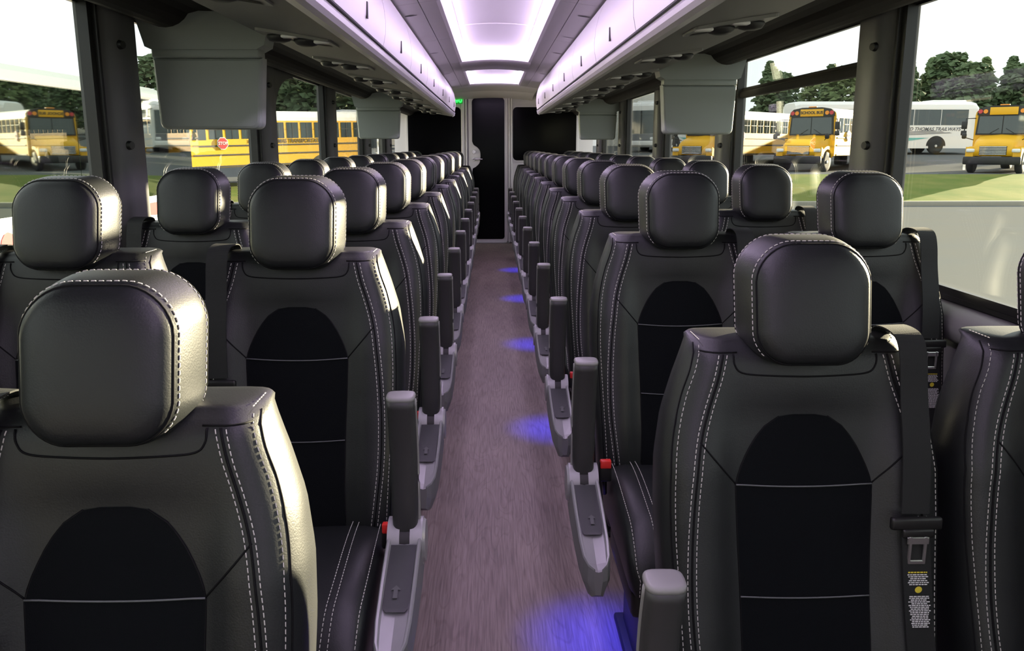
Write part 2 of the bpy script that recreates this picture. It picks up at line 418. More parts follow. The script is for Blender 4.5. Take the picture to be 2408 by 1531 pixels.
obj('panel_seam', MB().tube([(x, 5.15, zc(x) - 0.001) for x in xs], 0.004, 5), 'ceiling', cl)
# arched cross beam and rear bulkhead
def arch(name, ya, yb, z_side, rise, thick, half, matn, z_side_b=None):
    zb = z_side if z_side_b is None else z_side_b
    X = np.linspace(-half, half, 21)
    rings = []
    for yy, zz in ((ya, z_side), (ya + 0.02, z_side - 0.012), ((ya + yb) / 2, (z_side + zb) / 2 - 0.012), (yb - 0.02, zb - 0.012), (yb, zb)):
        rings.append([(x, yy, zz + rise * (1 - (x / half) ** 2)) for x in X])
    m_ = MB().loft(rings, closed=False)
    top = [(x, yy, zz + thick + rise * (1 - (x / half) ** 2)) for yy, zz in ((ya, z_side), (yb, zb)) for x in X]
    n = len(X)
    m_.add([(x, ya, z_side + rise * (1 - (x / half) ** 2)) for x in X] + [(x, ya, 1.93) for x in X], [(j, j + 1, n + j + 1, n + j) for j in range(n - 1)])
    m_.add([(x, yb, zb + rise * (1 - (x / half) ** 2)) for x in X] + [(x, yb, 1.93) for x in X], [(j + 1, j, n + j, n + j + 1) for j in range(n - 1)])
    return obj(name, m_, matn, cl)
arch('cross_beam', YA, YB, 1.800, 0.020, 0.05, 0.262, 'ceiling_side')
arch('rear_arch', YC, YC + 0.9, 1.795, 0.030, 0.05, 0.46, 'ceiling', 1.785)
arch('rear_arch', YC + 0.9, YD - 0.03, 1.785, 0.030, 0.05, 0.46, 'ceiling', 1.745)
for sgn in (-1, 1):
    m_ = MB().box((sgn * 0.83, (YC + YD) / 2 - 0.1, 1.80), (0.76, YD - YC + 0.2, 0.03))
    obj('rear_side_panel', m_, 'ceiling_side', cl)
    # light strips in the cove
    for a, b in ((Y0, YA - 0.01), (YB + 0.01, YC - 0.01)):
        v = [(sgn * 0.243, a, 1.823), (sgn * 0.243, b, 1.823), (sgn * 0.222, b, 1.866), (sgn * 0.222, a, 1.866)]
        obj('light_strip', MB().add(v, [(0, 1, 2, 3)]), 'led', cl)
for yy, s in ((YA - 0.008, -1), (YB + 0.008, 1), (YC - 0.008, -1)):
    v = [(-0.235, yy, 1.835), (0.235, yy, 1.835), (0.235, yy, 1.862), (-0.235, yy, 1.862)]
    obj('light_strip', MB().add(v, [(0, 1, 2, 3)]), 'led', cl)

# luggage racks -----------------------------------------------------------
DOOR_P = [(0.402, 1.531), (0.394, 1.57), (0.392, 1.61), (0.397, 1.66), (0.409, 1.71), (0.430, 1.760)]
def rack(sgn, yend, seps, psu0, side, label):
    r = empty('luggage_rack', (0, 0, 0), label=label, category='luggage rack', group='overhead luggage racks')
    P = [(0.735, 1.535), (0.62, 1.518), (0.50, 1.497), (0.445, 1.487), (0.425, 1.486), (0.412, 1.492), (0.404, 1.503), (0.401, 1.515), (0.407, 1.526)] + \
        [(x + 0.004, z) for x, z in DOOR_P] + [(0.455, 1.772), (0.735, 1.772)]
    nl = 4
    pr = [(sgn * x, z) for x, z in P]
    body = MB()
    n = len(pr); v = [(p[0], Y0, p[1]) for p in pr] + [(p[0], yend - 0.03, p[1]) for p in pr] + [(sgn * 0.57 + (p[0] - sgn * 0.57) * 0.95, yend, 1.62 + (p[1] - 1.62) * 0.95) for p in pr]
    for lv in range(2):
        for k in range(n):
            q = (lv * n + k, lv * n + (k + 1) % n, (lv + 1) * n + (k + 1) % n, (lv + 1) * n + k)
            body.add([v[i] for i in q], [(0, 1, 2, 3) if sgn < 0 else (3, 2, 1, 0)], 1 if 3 <= k <= 7 else 0, False)
    body.add(v[2 * n:], [tuple(range(n)) if sgn > 0 else tuple(range(n - 1, -1, -1))])
    bo = obj('rack_body', body, ['rack_grey', 'rack_lip'], r)
    # end cap rim
    cap = MB().tube([(p[0], yend - 0.012, p[1]) for p in pr[4:-2]], 0.008, 6)
    obj('end_trim', cap, 'rack_lip', r)
    ys = [Y0] + list(seps) + [yend - 0.035]
    for a, b in zip(ys[:-1], ys[1:]):
        g = 0.004; rows = []
        for yy in np.linspace(a + g, b - g, 5):
            rows.append([(sgn * (x - 0.004), yy, z) for x, z in [(q[0], q[1]) for q in DOOR_P]])
        m_ = MB().loft(rows, closed=False)
        # returns at the edges so that the panel has thickness
        for yy in (a + g, b - g):
            m_.add([(sgn * (x - 0.004), yy, z) for x, z in DOOR_P] + [(sgn * (x + 0.004), yy, z) for x, z in DOOR_P],
                   [(j, j + 1, len(DOOR_P) + j + 1, len(DOOR_P) + j) for j in range(len(DOOR_P) - 1)])
        d = obj('rack_door', m_, 'rack_door', r)
        ym = (a + b) / 2 + 0.02
        obj('door_pull', MB().box((sgn * 0.3885, ym, 1.583), (0.006, 0.016, 0.046)), 'psu_dark', d)
        gb = MB().tube([(sgn * (x + 0.0005), b, z) for x, z in DOOR_P], 0.004, 5)
        obj('door_gap', gb, 'groove', d)
    gr = MB().box((sgn * 0.404, (Y0 + yend) / 2, 1.529), (0.01, yend - Y0 - 0.04, 0.004))
    obj('door_gap', gr, 'groove', r)
    zu = lambda x: 1.535 - (0.735 - x) * 0.152
    y = psu0
    while y < yend - 0.25:
        u = empty('service_panel', (0, 0, 0)); u.parent = r
        m_ = MB()
        pl = rrect(0.215, 0.17, 0.012, 3, (0.60, y))
        top = [(sgn * p[0], p[1], zu(p[0]) - 0.008) for p in pl]; bot = [(sgn * p[0], p[1], zu(p[0]) + 0.004) for p in pl]
        m_.loft([bot, top] if sgn > 0 else [top, bot], cap0=True, cap1=True, smooth=False)
        obj('service_plate', m_, 'psu', u)
        s_ = MB().add([(sgn * x, yy, zu(x) - 0.0092) for x, yy in ((0.51, y + 0.03), (0.69, y + 0.03), (0.69, y + 0.07), (0.51, y + 0.07))], [(0, 1, 2, 3), (3, 2, 1, 0)])
        obj('speaker_grille', s_, 'duct', u)
        for xx in (0.572, 0.650):
            d_ = MB(); c0 = (sgn * xx, y - 0.02, zu(xx) - 0.006)
            rings = []
            for rr, dz in ((0.036, 0), (0.037, -0.006), (0.030, -0.016), (0.016, -0.020)):
                rings.append([(c0[0] + rr * math.cos(t), c0[1] + rr * math.sin(t), c0[2] + dz) for t in np.linspace(0, 2 * math.pi, 18, endpoint=False)])
            d_.loft(rings)
            obj('air_vent', d_, 'psu_dark', u)
        for xx, yy in ((0.522, y - 0.045), (0.612, y - 0.062)):
            obj('reading_lamp', MB().rbox((sgn * xx, yy, zu(xx) - 0.009), (0.045, 0.03, 0.008), 0.003), 'lens_clear', u)
        y += 0.8
    return r
rack(-1, 8.85, [-1.75, -0.78, 0.19, 1.16, 2.12, 3.05, 4.02, 5.0, 6.02, 7.0, 7.95], 0.25, 'left', 'long grey overhead luggage rack running to the green number sign, lavender-lit flap doors')
rack(1, 8.25, [-2.0, -1.05, -0.12, 0.80, 1.72, 2.63, 3.60, 4.58, 5.50, 6.40, 7.30], 0.75, 'right', 'long grey overhead luggage rack over the seats opposite the green number sign')

# ceiling monitors ---------------------------------------------------------
def monitor(sgn, y, label):
    t = empty('ceiling_monitor', (0, y, 0), label=label, category='monitor', group='fold-down ceiling monitors')
    # mount with slanted outer edge
    P = [(0.725, 1.545), (0.735, 1.505), (0.76, 1.492), (1.085, 1.492), (1.103, 1.50), (1.135, 1.62), (1.12, 1.66), (0.90, 1.66), (0.76, 1.60)]
    pr = [(sgn * x, z) for x, z in P]
    obj('mount', MB().prism(pr if sgn > 0 else pr[::-1], 'y', -0.02, 0.09), 'monitor', t)
    obj('hinge_strip', MB().rbox((sgn * 0.922, 0.03, 1.483), (0.335, 0.075, 0.03), 0.006), 'monitor', t)
    # housing: slightly narrower at the bottom, rounded lower corners
    def outline(s, w=0.0):
        wt, wb = 0.172 + w, 0.160 + w; pts = []
        zt, zb = 1.470 + w, 1.250 - w; r = 0.022
        for sx, a0, ww, zz in ((1, -90, wb, zb), ):
            for k in range(7):
                a = math.radians(-90 + 90 * k / 6); pts.append((wb - r + r * math.cos(a), zb + r + r * math.sin(a)))
        pts += [(wt, zt), (-wt, zt)]
        for k in range(7):
            a = math.radians(180 + 90 * k / 6); pts.append((-wb + r + r * math.cos(a), zb + r + r * math.sin(a)))
        return [(0.922 + p[0], p[1]) for p in pts]
    rings = []
    for yy, w in ((0.070, -0.012), (0.060, 0.0), (0.012, 0.0), (0.002, -0.004), (-0.002, -0.010)):
        o_ = [(sgn * p[0], p[1]) for p in outline(1, w)]
        rings.append([(p[0], yy + (1.36 - p[1]) * -0.05, p[1]) for p in (o_ if sgn < 0 else o_[::-1])])
    obj('screen_housing', MB().loft(rings, smooth=False), 'monitor', t)
monitor(-1, 2.80, 'grey fold-down monitor beside the window facing the parked white coach')
monitor(-1, 6.92, 'grey fold-down monitor near the green sign, in front of the rear window')
monitor(1, 4.00, 'grey fold-down monitor below the tilting vent window with school buses outside')
monitor(1, 7.80, 'grey fold-down monitor hanging by the black rear window, away from the green sign')

# rear wall ---------------------------------------------------------------
YR = 10.70
def px(x, y, Y=YR):
    v = Vector((x - CX, y - CY, FPX)); a, b, c = v.dot(rv), v.dot(dv), v.dot(uv_)
    return (CAM[0] + a / b * Y, CAM[2] + c / b * Y)
struct('wall_rear', MB().box((0, YR + 0.04, 1.0), (2.44, 0.06, 2.1)), 'rear_white')
def rear_poly(name, outline, y0, y1, matn, parent=None, **p):
    o_ = MB().prism(outline[::-1], 'y', y0, y1)
    return obj(name, o_, matn, parent, **p)
for nm, xa, xb, ya, yb in (('window_40', 958, 1085, 252, 376), ('window_41', 1206, 1354, 252, 377)):
    (Xa, Za), (Xb, Zb) = px(xa, ya), px(xb, yb)
    fr = empty(nm, (0, 0, 0), kind='structure')
    rear_poly('dark_pane', rrect(Xb - Xa, Za - Zb, 0.05, 6, ((Xa + Xb) / 2, (Za + Zb) / 2)), YR - 0.012, YR + 0.02, 'black_glass', fr)
    o_ = rrect(Xb - Xa + 0.04, Za - Zb + 0.04, 0.065, 6, ((Xa + Xb) / 2, (Za + Zb) / 2))
    rear_poly('window_frame', o_, YR - 0.006, YR + 0.02, 'rear_white', fr)
door = empty('door_1', (0, 0, 0), kind='structure')
(dxa, dza), (dxb, dzb) = px(1101, 224), px(1194, 569)
rear_poly('door_leaf', rrect(dxb - dxa, dza - 0.012, 0.03, 4, ((dxa + dxb) / 2, (dza + 0.012) / 2)), YR - 0.035, YR + 0.02, 'door_white', door)
gl = []
(gxa, gza), (gxb, gzb) = px(1109.5, 229), px(1186.5, 561)
r = 0.05
for cx_, cz_, a0 in ((gxb - 0.035, gzb + 0.035, -90),):
    gl += [(cx_ + 0.035 * math.cos(math.radians(a0 + 15 * k)), cz_ + 0.035 * math.sin(math.radians(a0 + 15 * k))) for k in range(7)]
gl += [(gxb - r + r * math.cos(math.radians(15 * k)), gza - r + r * math.sin(math.radians(15 * k))) for k in range(7)]
gl += [((gxa + gxb) / 2, gza + 0.006)]
gl += [(gxa + r + r * math.cos(math.radians(90 + 15 * k)), gza - r - 0.01 + r * math.sin(math.radians(90 + 15 * k))) for k in range(7)]
bx = px(1129.5, 360)[0]
zt, zb_ = px(1110, 333)[1], px(1110, 392)[1]
gl += [tuple(p) for p in smooth_path([(gxa, zt), (gxa + 0.02, zt - 0.04), (bx - 0.03, zt - 0.075), (bx, zt - 0.13), (bx - 0.005, zb_ + 0.06), (bx - 0.05, zb_ + 0.005), (gxa + 0.005, zb_ - 0.02)], 4)]
gl += [(gxa, zb_ - 0.05), (gxa + 0.01, gzb)]
rear_poly('dark_pane', gl, YR - 0.043, YR - 0.03, 'black_glass', door)
lx, lz = px(1114.5, 357)
obj('lock', MB().cyl((lx, YR - 0.035, lz), (lx, YR - 0.055, lz), 0.028, 0.022, 18), 'chrome', door)
hx, hz = px(1113, 374)
h = MB().cyl((hx, YR - 0.035, hz), (hx, YR - 0.05, hz), 0.026, 0.024, 18).cyl((hx, YR - 0.05, hz), (hx, YR - 0.085, hz), 0.009, None, 10).cyl((hx - 0.008, YR - 0.082, hz), (hx + 0.115, YR - 0.082, hz), 0.009, 0.008, 10)
obj('door_handle', h, 'chrome', door)
for k, (xa, xb) in enumerate(((1086, 1094), (1095.5, 1100), (1195.5, 1199.5), (1200.5, 1205))):
    Xa, Xb = px(xa, 400)[0], px(xb, 400)[0]
    struct('trim_%d' % (50 + k), MB().rbox(((Xa + Xb) / 2, YR - 0.015, 0.90), (Xb - Xa, 0.06, 1.78), 0.008), 'door_white')
struct('trim_54', MB().rbox(((dxa + dxb) / 2, YR - 0.03, 0.006), (dxb - dxa + 0.05, 0.07, 0.012), 0.004), 'silver')
# green number display by the rear window
gx0, gz0 = px(1070, 236.5)
gs = empty('number_display', (gx0 + 0.012, YR - 0.05, gz0), label='small glowing green number display on the rear wall', category='sign')
obj('display_housing', MB().rbox((0, 0.02, 0), (0.165, 0.04, 0.085), 0.008), 'green_panel', gs)
tm = text_mesh('010', 0.085, 'green_led', 0.002, 0, 0.003)
t_ = link('digits', tm, gs, (0.012, -0.004, 0), (math.radians(90), 0, 0))
gd = bpy.data.lights.new('display_glow', 'AREA'); gd.energy = 0.35; gd.color = (0.05, 1, 0.15); gd.size = 0.08
gl_ = bpy.data.objects.new('display_glow', gd); COL.objects.link(gl_); gl_.parent = gs; gl_.location = (0, -0.02, 0.02); gl_.rotation_euler = (math.radians(110), 0, 0)

# ================================================================== SEATS
# template: seat centre x = 0, +x = window side, seat faces -y, z = 0 floor
def yb_(z):
    return float(np.interp(z, [0.36, 0.43, 0.50, 0.585, 0.67, 0.755, 0.86, 0.93, 0.955, 0.968, 0.975], [-0.175, -0.168, -0.150, -0.124, -0.102, -0.084, -0.066, -0.058, -0.054, -0.044, -0.02]))
def hw_(z):
    return float(np.interp(z, [0.36, 0.45, 0.55, 0.70, 0.78, 0.85, 0.91, 0.955, 0.975], [0.203, 0.208, 0.215, 0.221, 0.220, 0.210, 0.192, 0.176, 0.166]))
def surf(x, z):
    """front surface of the backrest"""
    w = hw_(z); a = abs(x); y = yb_(z)
    lift = float(np.interp(z, [0.36, 0.45, 0.78, 0.90, 0.96], [0.55, 1.0, 1.0, 0.35, 0.1]))
    t = min(max((a - 0.095) / 0.06, 0), 1); y -= 0.024 * lift * t * t * (3 - 2 * t)
    e = min(max((a - (w - 0.042)) / 0.042, 0), 1); y += 0.030 * e * e + 0.018 * e ** 6
    y += 0.006 * (1 - min(a / 0.1, 1) ** 2) * lift
    if z > 0.86: y -= 0.006 * math.sin(math.pi * min((z - 0.86) / 0.1, 1)) * (1 - min(a / 0.15, 1))
    return y
def drape(pts, off=0.0012): return [(p[0], surf(p[0], p[1]) - off, p[1]) for p in pts]
def snorm(path):
    def f(i):
        x, _, z = path[i]; e = 0.002
        return (-(surf(x + e, z) - surf(x - e, z)) / (2 * e) * -1 * -1, -1.0, (surf(x, z + e) - surf(x, z - e)) / (2 * e))
    return f

def build_back():
    m = MB(); zs = list(np.linspace(0.36, 0.93, 34)) + [0.942, 0.953, 0.961, 0.967, 0.9715]
    us = np.concatenate([-np.array([1, .985, .965, .94, .91, .875, .83]), np.linspace(-.77, .77, 27), np.array([.83, .875, .91, .94, .965, .985, 1])])
    rings = []
    for z in zs:
        w = hw_(z); yback = yb_(z) + float(np.interp(z, [0.36, 0.7, 0.975], [0.13, 0.115, 0.095]))
        ring = [(u * w, surf(u * w, z), z) for u in us]
        ye = surf(w, z)
        ring += [(w * 1.005, ye + (yback - ye) * .25, z), (w * 1.0, ye + (yback - ye) * .7, z), (w * .96, ye + (yback - ye) * .95, z)]
        ring += [(u * w, yback, z) for u in np.linspace(.85, -.85, 9)]
        ring += [(-w * .96, ye + (yback - ye) * .95, z), (-w * 1.0, ye + (yback - ye) * .7, z), (-w * 1.005, ye + (yback - ye) * .25, z)]
        rings.append(ring)
    z = zs[-1]; cyb = 0.02
    for sc, zz in ((.975, .9745), (.93, .9765), (.80, .978), (.5, .979)):
        rings.append([(p[0] * (0.4 + 0.6 * sc) if sc < .9 else p[0] * sc, cyb + (p[1] - cyb) * sc, zz) for p in rings[len(zs) - 1]])
    m.loft(rings)
    return m
DBL = [(0.128, 0.958), (0.137, 0.92), (0.152, 0.875), (0.164, 0.83), (0.172, 0.77), (0.178, 0.70), (0.181, 0.62), (0.179, 0.54), (0.172, 0.47), (0.166, 0.42)]
OUT = [(0.160, 0.968), (0.163, 0.955), (0.170, 0.93), (0.184, 0.89), (0.196, 0.84), (0.2025, 0.78), (0.2035, 0.70), (0.200, 0.62), (0.196, 0.54), (0.192, 0.46), (0.190, 0.42)]
def insert_half(z):
    return float(np.interp(z, [0.40, 0.50, 0.60, 0.755, 0.765, 0.79, 0.815, 0.838, 0.853, 0.8605, 0.864], [0.104, 0.100, 0.101, 0.107, 0.105, 0.096, 0.083, 0.068, 0.053, 0.038, 0.018]))
def build_insert():
    m = MB(); zs = list(np.linspace(0.40, 0.74, 12)) + [0.755, 0.765, 0.78, 0.795, 0.81, 0.825, 0.838, 0.848, 0.856, 0.8605, 0.8628, 0.864]
    rows = []
    for z in zs:
        w = insert_half(z); rows.append([(u * w, surf(u * w, z) - 0.0016, z) for u in np.linspace(-1, 1, 15)])
    m.loft(rows, closed=False)
    m.f = [tuple(reversed(q)) for q in m.f]
    return m
def build_piping(z0):
    m = MB()
    if True:
        xs_ = np.linspace(-insert_half(z0), insert_half(z0), 14)
        m.tube(drape([(x, z0 - 0.006 * (1 - (x / .1) ** 2)) for x in xs_], 0.003), 0.0014, 5)
    return m
def build_seams():
    m = MB()
    for s in (-1, 1):
        p = smooth_path([(s * a, b) for a, b in DBL], 5); m.tube(drape(p, 0.0004), 0.0017, 5)
        p = smooth_path([(s * (a + 0.006), b) for a, b in OUT], 5); m.tube(drape(p, 0.0002), 0.0014, 5)
        p = [(s * (0.166 * (1 - t) + 0.106 * t), 0.828 * (1 - t) + 0.757 * t) for t in np.linspace(0, 1, 10)]; m.tube(drape(p, 0.0002), 0.0014, 5)
        m.tube(drape([(s * x, 0.9605) for x in np.linspace(0.106, 0.162, 7)], 0.0004), 0.0014, 5)
        edge = [(s * insert_half(z), z) for z in np.linspace(0.42, 0.8605, 30)]; m.tube(drape(edge, 0.0006), 0.0014, 4)
    u = smooth_path([(-0.112, 0.958), (-0.110, 0.942), (-0.098, 0.930), (-0.06, 0.926), (0, 0.9245), (0.06, 0.926), (0.098, 0.930), (0.110, 0.942), (0.112, 0.958)], 5)
    m.tube(drape(u, 0.0004), 0.0014, 5)
    return m
def build_back_stitch():
    m = MB()
    for s in (-1, 1):
        for d in (-0.0065, 0.0065):
            p = drape(smooth_path([(s * (a + d), b) for a, b in DBL], 6), 0.0004)
            m.dashes(p, snorm(p), 0.0088, 0.0060, 0.0014, 0.0008)
        p = drape(smooth_path([(s * a, b) for a, b in OUT], 6), 0.0004)
        m.dashes(p, snorm(p), 0.0088, 0.0060, 0.0014, 0.0008)
        q = [(s * 0.1605, -0.03 + 0.012 * k, 0.9765) for k in range(6)]
        m.dashes(q, lambda i: (0, 0, 1), 0.0088, 0.0060, 0.0014, 0.0008)
    return m

# headrest: rings of a rounded outline going back from the front face
HZ = 1.040
def head_outline(sx, sz, n=9):
    pts = rrect(0.180 * sx, 0.190 * sz, (0.051 * min(sx, 1), 0.060 * min(sx, 1), 0.060 * min(sx, 1), 0.051 * min(sx, 1)), n)
    out = []
    for x, z in pts:
        k = 1.0 + 0.10 * math.cos((z - 0.008) / 0.098 * 1.35) - 0.055
        out.append((x * k, z))
    return out
def head_y(z, d): return -0.083 + d + z * 0.20      # leaning: the bottom comes forward
def head_ring(sx, sz, d, bulge=0.0):
    return [(x, head_y(z, d), HZ + z) for x, z in head_outline(sx, sz)]
HEAD = [(0.12, 0.12, -0.010), (0.35, 0.35, -0.0095), (0.56, 0.56, -0.008), (0.73, 0.74, -0.005), (0.84, 0.85, -0.001), (0.90, 0.91, 0.005), (0.928, 0.937, 0.010),
        (0.934, 0.943, 0.0125), (0.952, 0.960, 0.0145), (0.985, 0.985, 0.022), (1.030, 1.008, 0.045), (1.062, 1.02, 0.070), (1.066, 1.012, 0.088), (1.045, 0.990, 0.096), (1.02, 0.97, 0.101), (0.94, 0.92, 0.113), (0.72, 0.75, 0.120), (0.3, 0.3, 0.123)]
def build_head():
    rings = [head_ring(*h) for h in HEAD]
    return MB().loft(rings)
def build_head_seam():
    r = head_ring(0.932, 0.941, 0.0105); r.append(r[0])
    r2 = head_ring(1.052, 0.998, 0.0935); r2.append(r2[0])
    return MB().tube(r, 0.0016, 5).tube(r2, 0.0014, 5)
def build_head_stitch():
    m = MB()
    for sx, sz, d in ((0.976, 0.980, 0.0185), (1.068, 1.014, 0.086), (1.030, 0.978, 0.0995)):
        r = head_ring(sx, sz, d); n0 = 9
        # leave the underside plain: start at the lower right, over the top to the lower left
        path = r[n0 - 2:] + r[:1]
        path = r[4:36]
        def nm(i, path=path):
            p = path[i]; return (p[0] / 0.1, -0.25 if d < 0.05 else 0.1, (p[2] - HZ) / 0.1)
        m.dashes(path, nm, 0.0088, 0.0060, 0.0014, 0.0009)
    return m

def build_cushion():
    m = MB(); rings = []
    ys = np.linspace(-0.15, -0.60, 16)
    for k, y in enumerate(ys):
        t = k / 15; top = 0.405 + 0.028 * math.sin(math.pi * min(t * 1.1, 1)); bot = 0.27
        if t > 0.8: f = (t - 0.8) / 0.2; top -= 0.07 * f * f; bot += 0.01 * f
        hw = 0.196 if t < 0.9 else 0.196 - 0.012 * ((t - .9) / .1) ** 2
        ring = []
        for a in range(28):
            th = 2 * math.pi * a / 28; cx_, sy_ = math.cos(th), math.sin(th)
            ex = abs(cx_) ** 0.35 * (1 if cx_ > 0 else -1); ez = abs(sy_) ** 0.4 * (1 if sy_ > 0 else -1)
            zz = (top + bot) / 2 + ez * (top - bot) / 2
            if ez > 0.5: zz += 0.012 * min(max((abs(ex) - .45) / .3, 0), 1)
            ring.append((ex * hw, y, zz))
        rings.append(ring)
    return m.loft(rings)
def cush_top(t):
    top = 0.405 + 0.028 * math.sin(math.pi * min(t * 1.1, 1))
    if t > 0.8: top -= 0.07 * ((t - 0.8) / 0.2) ** 2
    return top
def build_cushion_stitch():
    m = MB()
    for s in (-1, 1):
        for off in (0.118, 0.131, 0.176):
            p = [(s * (off + 0.012 * math.sin(t * 2.6)), -0.15 - 0.45 * t, cush_top(t) + 0.0145 - (0.004 if off > .15 else 0)) for t in np.linspace(0.03, 0.99, 22)]
            p += [(s * off, -0.603, 0.33), (s * off, -0.60, 0.29)]
            m.dashes(p, lambda i: (0, -0.2 if i < 20 else -1, 1 if i < 20 else 0.2), 0.0088, 0.0060, 0.0014, 0.0009)
    return m
def build_base():
    m = MB().rbox((0, -0.36, 0.235), (0.36, 0.34, 0.07), 0.012)
    m.box((-0.12, -0.36, 0.105), (0.05, 0.28, 0.21)).box((0.12, -0.36, 0.105), (0.05, 0.28, 0.21))
    m.rbox((-0.12, -0.36, 0.01), (0.09, 0.34, 0.02), 0.006).rbox((0.12, -0.36, 0.01), (0.09, 0.34, 0.02), 0.006)
    # recliner plate joining base and backrest
    m.rbox((0, -0.10, 0.30), (0.36, 0.10, 0.14), 0.012)
    return m
# belt on the window side
BELT = [(0.156, 0.03, 0.955), (0.157, 0.02, 0.985), (0.158, -0.02, 0.992), (0.159, -0.058, 0.984), (0.160, -0.075, 0.955), (0.160, -0.088, 0.90), (0.159, -0.112, 0.83), (0.157, -0.127, 0.77), (0.155, -0.136, 0.728)]
BELT2 = [(0.154, -0.140, 0.722), (0.156, -0.146, 0.68), (0.160, -0.155, 0.62), (0.165, -0.170, 0.54), (0.172, -0.190, 0.46), (0.182, -0.215, 0.40), (0.190, -0.24, 0.33)]
def ribbon(path, w, th, tilt=0.0):
    m = MB(); rings = []; P = smooth_path(path, 5)
    for i, p in enumerate(P):
        t = P[min(i + 1, len(P) - 1)] - P[max(i - 1, 0)]; t /= np.linalg.norm(t)
        sd = np.array([1.0, tilt, 0]); sd -= t * (sd @ t); sd /= np.linalg.norm(sd); nn = np.cross(t, sd)
        rings.append([p - sd * w / 2 - nn * th / 2, p + sd * w / 2 - nn * th / 2, p + sd * w / 2 + nn * th / 2, p - sd * w / 2 + nn * th / 2])
    return m.loft(rings, smooth=False)
def build_tongue():
    m = MB().rbox((0.154, -0.143, 0.716), (0.078, 0.012, 0.020), 0.004, 2, 0)
    m.rbox((0.156, -0.147, 0.702), (0.048, 0.010, 0.014), 0.003, 2, 0)
    return m
def build_latch():
    m = MB(); tl = 0.0
    for c, d in (((0.1445, -0.1505, 0.676), (0.006, 0.004, 0.044)), ((0.1675, -0.1505, 0.676), (0.006, 0.004, 0.044)), ((0.156, -0.1505, 0.656), (0.029, 0.004, 0.007)), ((0.156, -0.1505, 0.691), (0.034, 0.004, 0.012))):
        m.rbox(c, d, 0.0012, 1, smooth=False)
    return m
def label_lines():
    m = MB(); r = random.Random(3)
    def row(z, w, mi, h=0.0017):
        y = float(np.interp(z, [0.54, 0.62, 0.68], [-0.1715, -0.1565, -0.1475])) - 0.0015
        xc = float(np.interp(z, [0.54, 0.62, 0.68], [0.165, 0.160, 0.156])); x = -w / 2
        while x < w / 2 - 0.002:
            l = r.uniform(0.002, 0.006); l = min(l, w / 2 - x)
            m.add([(xc + x, y, z), (xc + x + l, y, z), (xc + x + l, y + 0.0002, z + h), (xc + x, y + 0.0002, z + h)], [(0, 1, 2, 3)], mi); x += l + 0.0009
    z = 0.640; row(z, 0.030, 1, 0.0022); z -= 0.0034
    for k in range(6): row(z, r.uniform(0.024, 0.034), 0); z -= 0.0030
    zc_ = z - 0.004
    yv = float(np.interp(zc_, [0.54, 0.62, 0.68], [-0.1715, -0.1565, -0.1475])) - 0.0015
    m.add([(0.160 + 0.0055 * math.cos(a), yv, zc_ + 0.0055 * math.sin(a)) for a in np.linspace(0, 2 * math.pi, 14, endpoint=False)], [tuple(range(14))], 1)
    z = zc_ - 0.011
    for k in range(18): row(z, r.uniform(0.024, 0.034), 0); z -= 0.0027
    return m
# aisle-side fairing, armrest and buckle (x negative = aisle)
def build_pod():
    m = MB(); rings = []
    # boat-shaped shell, top open trough modelled as a sunken deck
    st = [(-0.235, 0.020, 0.440, 0.345, 0.020), (-0.27, 0.033, 0.445, 0.325, 0.016), (-0.34, 0.0335, 0.437, 0.312, 0.012), (-0.44, 0.033, 0.412, 0.300, 0.014), (-0.53, 0.0315, 0.388, 0.292, 0.018), (-0.575, 0.028, 0.375, 0.290, 0.02), (-0.60, 0.020, 0.368, 0.296, 0.014), (-0.612, 0.009, 0.364, 0.306, 0.008)]
    for y, w, zt, zb, dp in st:
        w2 = w * 0.80
        rings.append([(-w, y, zb + 0.03), (-w * 1.02, y, (zb + zt) / 2), (-w, y, zt - 0.004), (-w * 0.93, y, zt), (-w2, y, zt - 0.001), (-w2 * .9, y, zt - dp * 0.8), (0, y, zt - dp), (w2 * .9, y, zt - dp * 0.8), (w2, y, zt - 0.001), (w * 0.93, y, zt), (w, y, zt - 0.004), (w * 1.02, y, (zb + zt) / 2), (w, y, zb + 0.03), (w * 0.6, y, zb), (-w * 0.6, y, zb)])
    n = 15
    v = [p for r in rings for p in r]
    for i in range(len(rings) - 1):
        for j in range(n):
            k = (j + 1) % n; q = (i * n + j, i * n + k, (i + 1) * n + k, (i + 1) * n + j)
            m.add([v[a] for a in q], [(3, 2, 1, 0)], 0 if 1 < j < 11 else 1, False)
    m.add(rings[0], [tuple(range(n))], 1); m.add(rings[-1], [tuple(range(n - 1, -1, -1))], 1)
    return m
def build_pod_panel():
    v = []
    for y, zt, w in ((-0.335, 0.4295, 0.0245), (-0.38, 0.4185, 0.0245), (-0.44, 0.4035, 0.024), (-0.495, 0.389, 0.022), (-0.503, 0.386, 0.017)):
        v.append([(-w, y, zt), (w, y, zt)])
    m = MB().loft([[a[0], a[1]] for a in v], closed=False, smooth=False); m.f = [tuple(q) for q in m.f]
    return m
def build_pod_arrow():
    m = MB(); base = (-0.475, 0.3965); 
    pts = [(-0.004, 0), (0.004, 0), (0.004, 0.020), (0.009, 0.020), (0, 0.031), (-0.009, 0.020), (-0.004, 0.020)]
    m.add([(p[0] + 0.003, base[0] + p[1], base[1] + p[1] * 0.26 + 0.0006) for p in pts], [tuple(range(7))])
    return m
def build_hinge():
    m = MB()
    for x0, x1 in ((-0.034, -0.010), (0.010, 0.034)): m.cyl((x0, -0.285, 0.415), (x1, -0.285, 0.415), 0.047, None, 24)
    m.cyl((-0.039, -0.285, 0.415), (-0.034, -0.285, 0.415), 0.040, 0.043, 24)
    return m
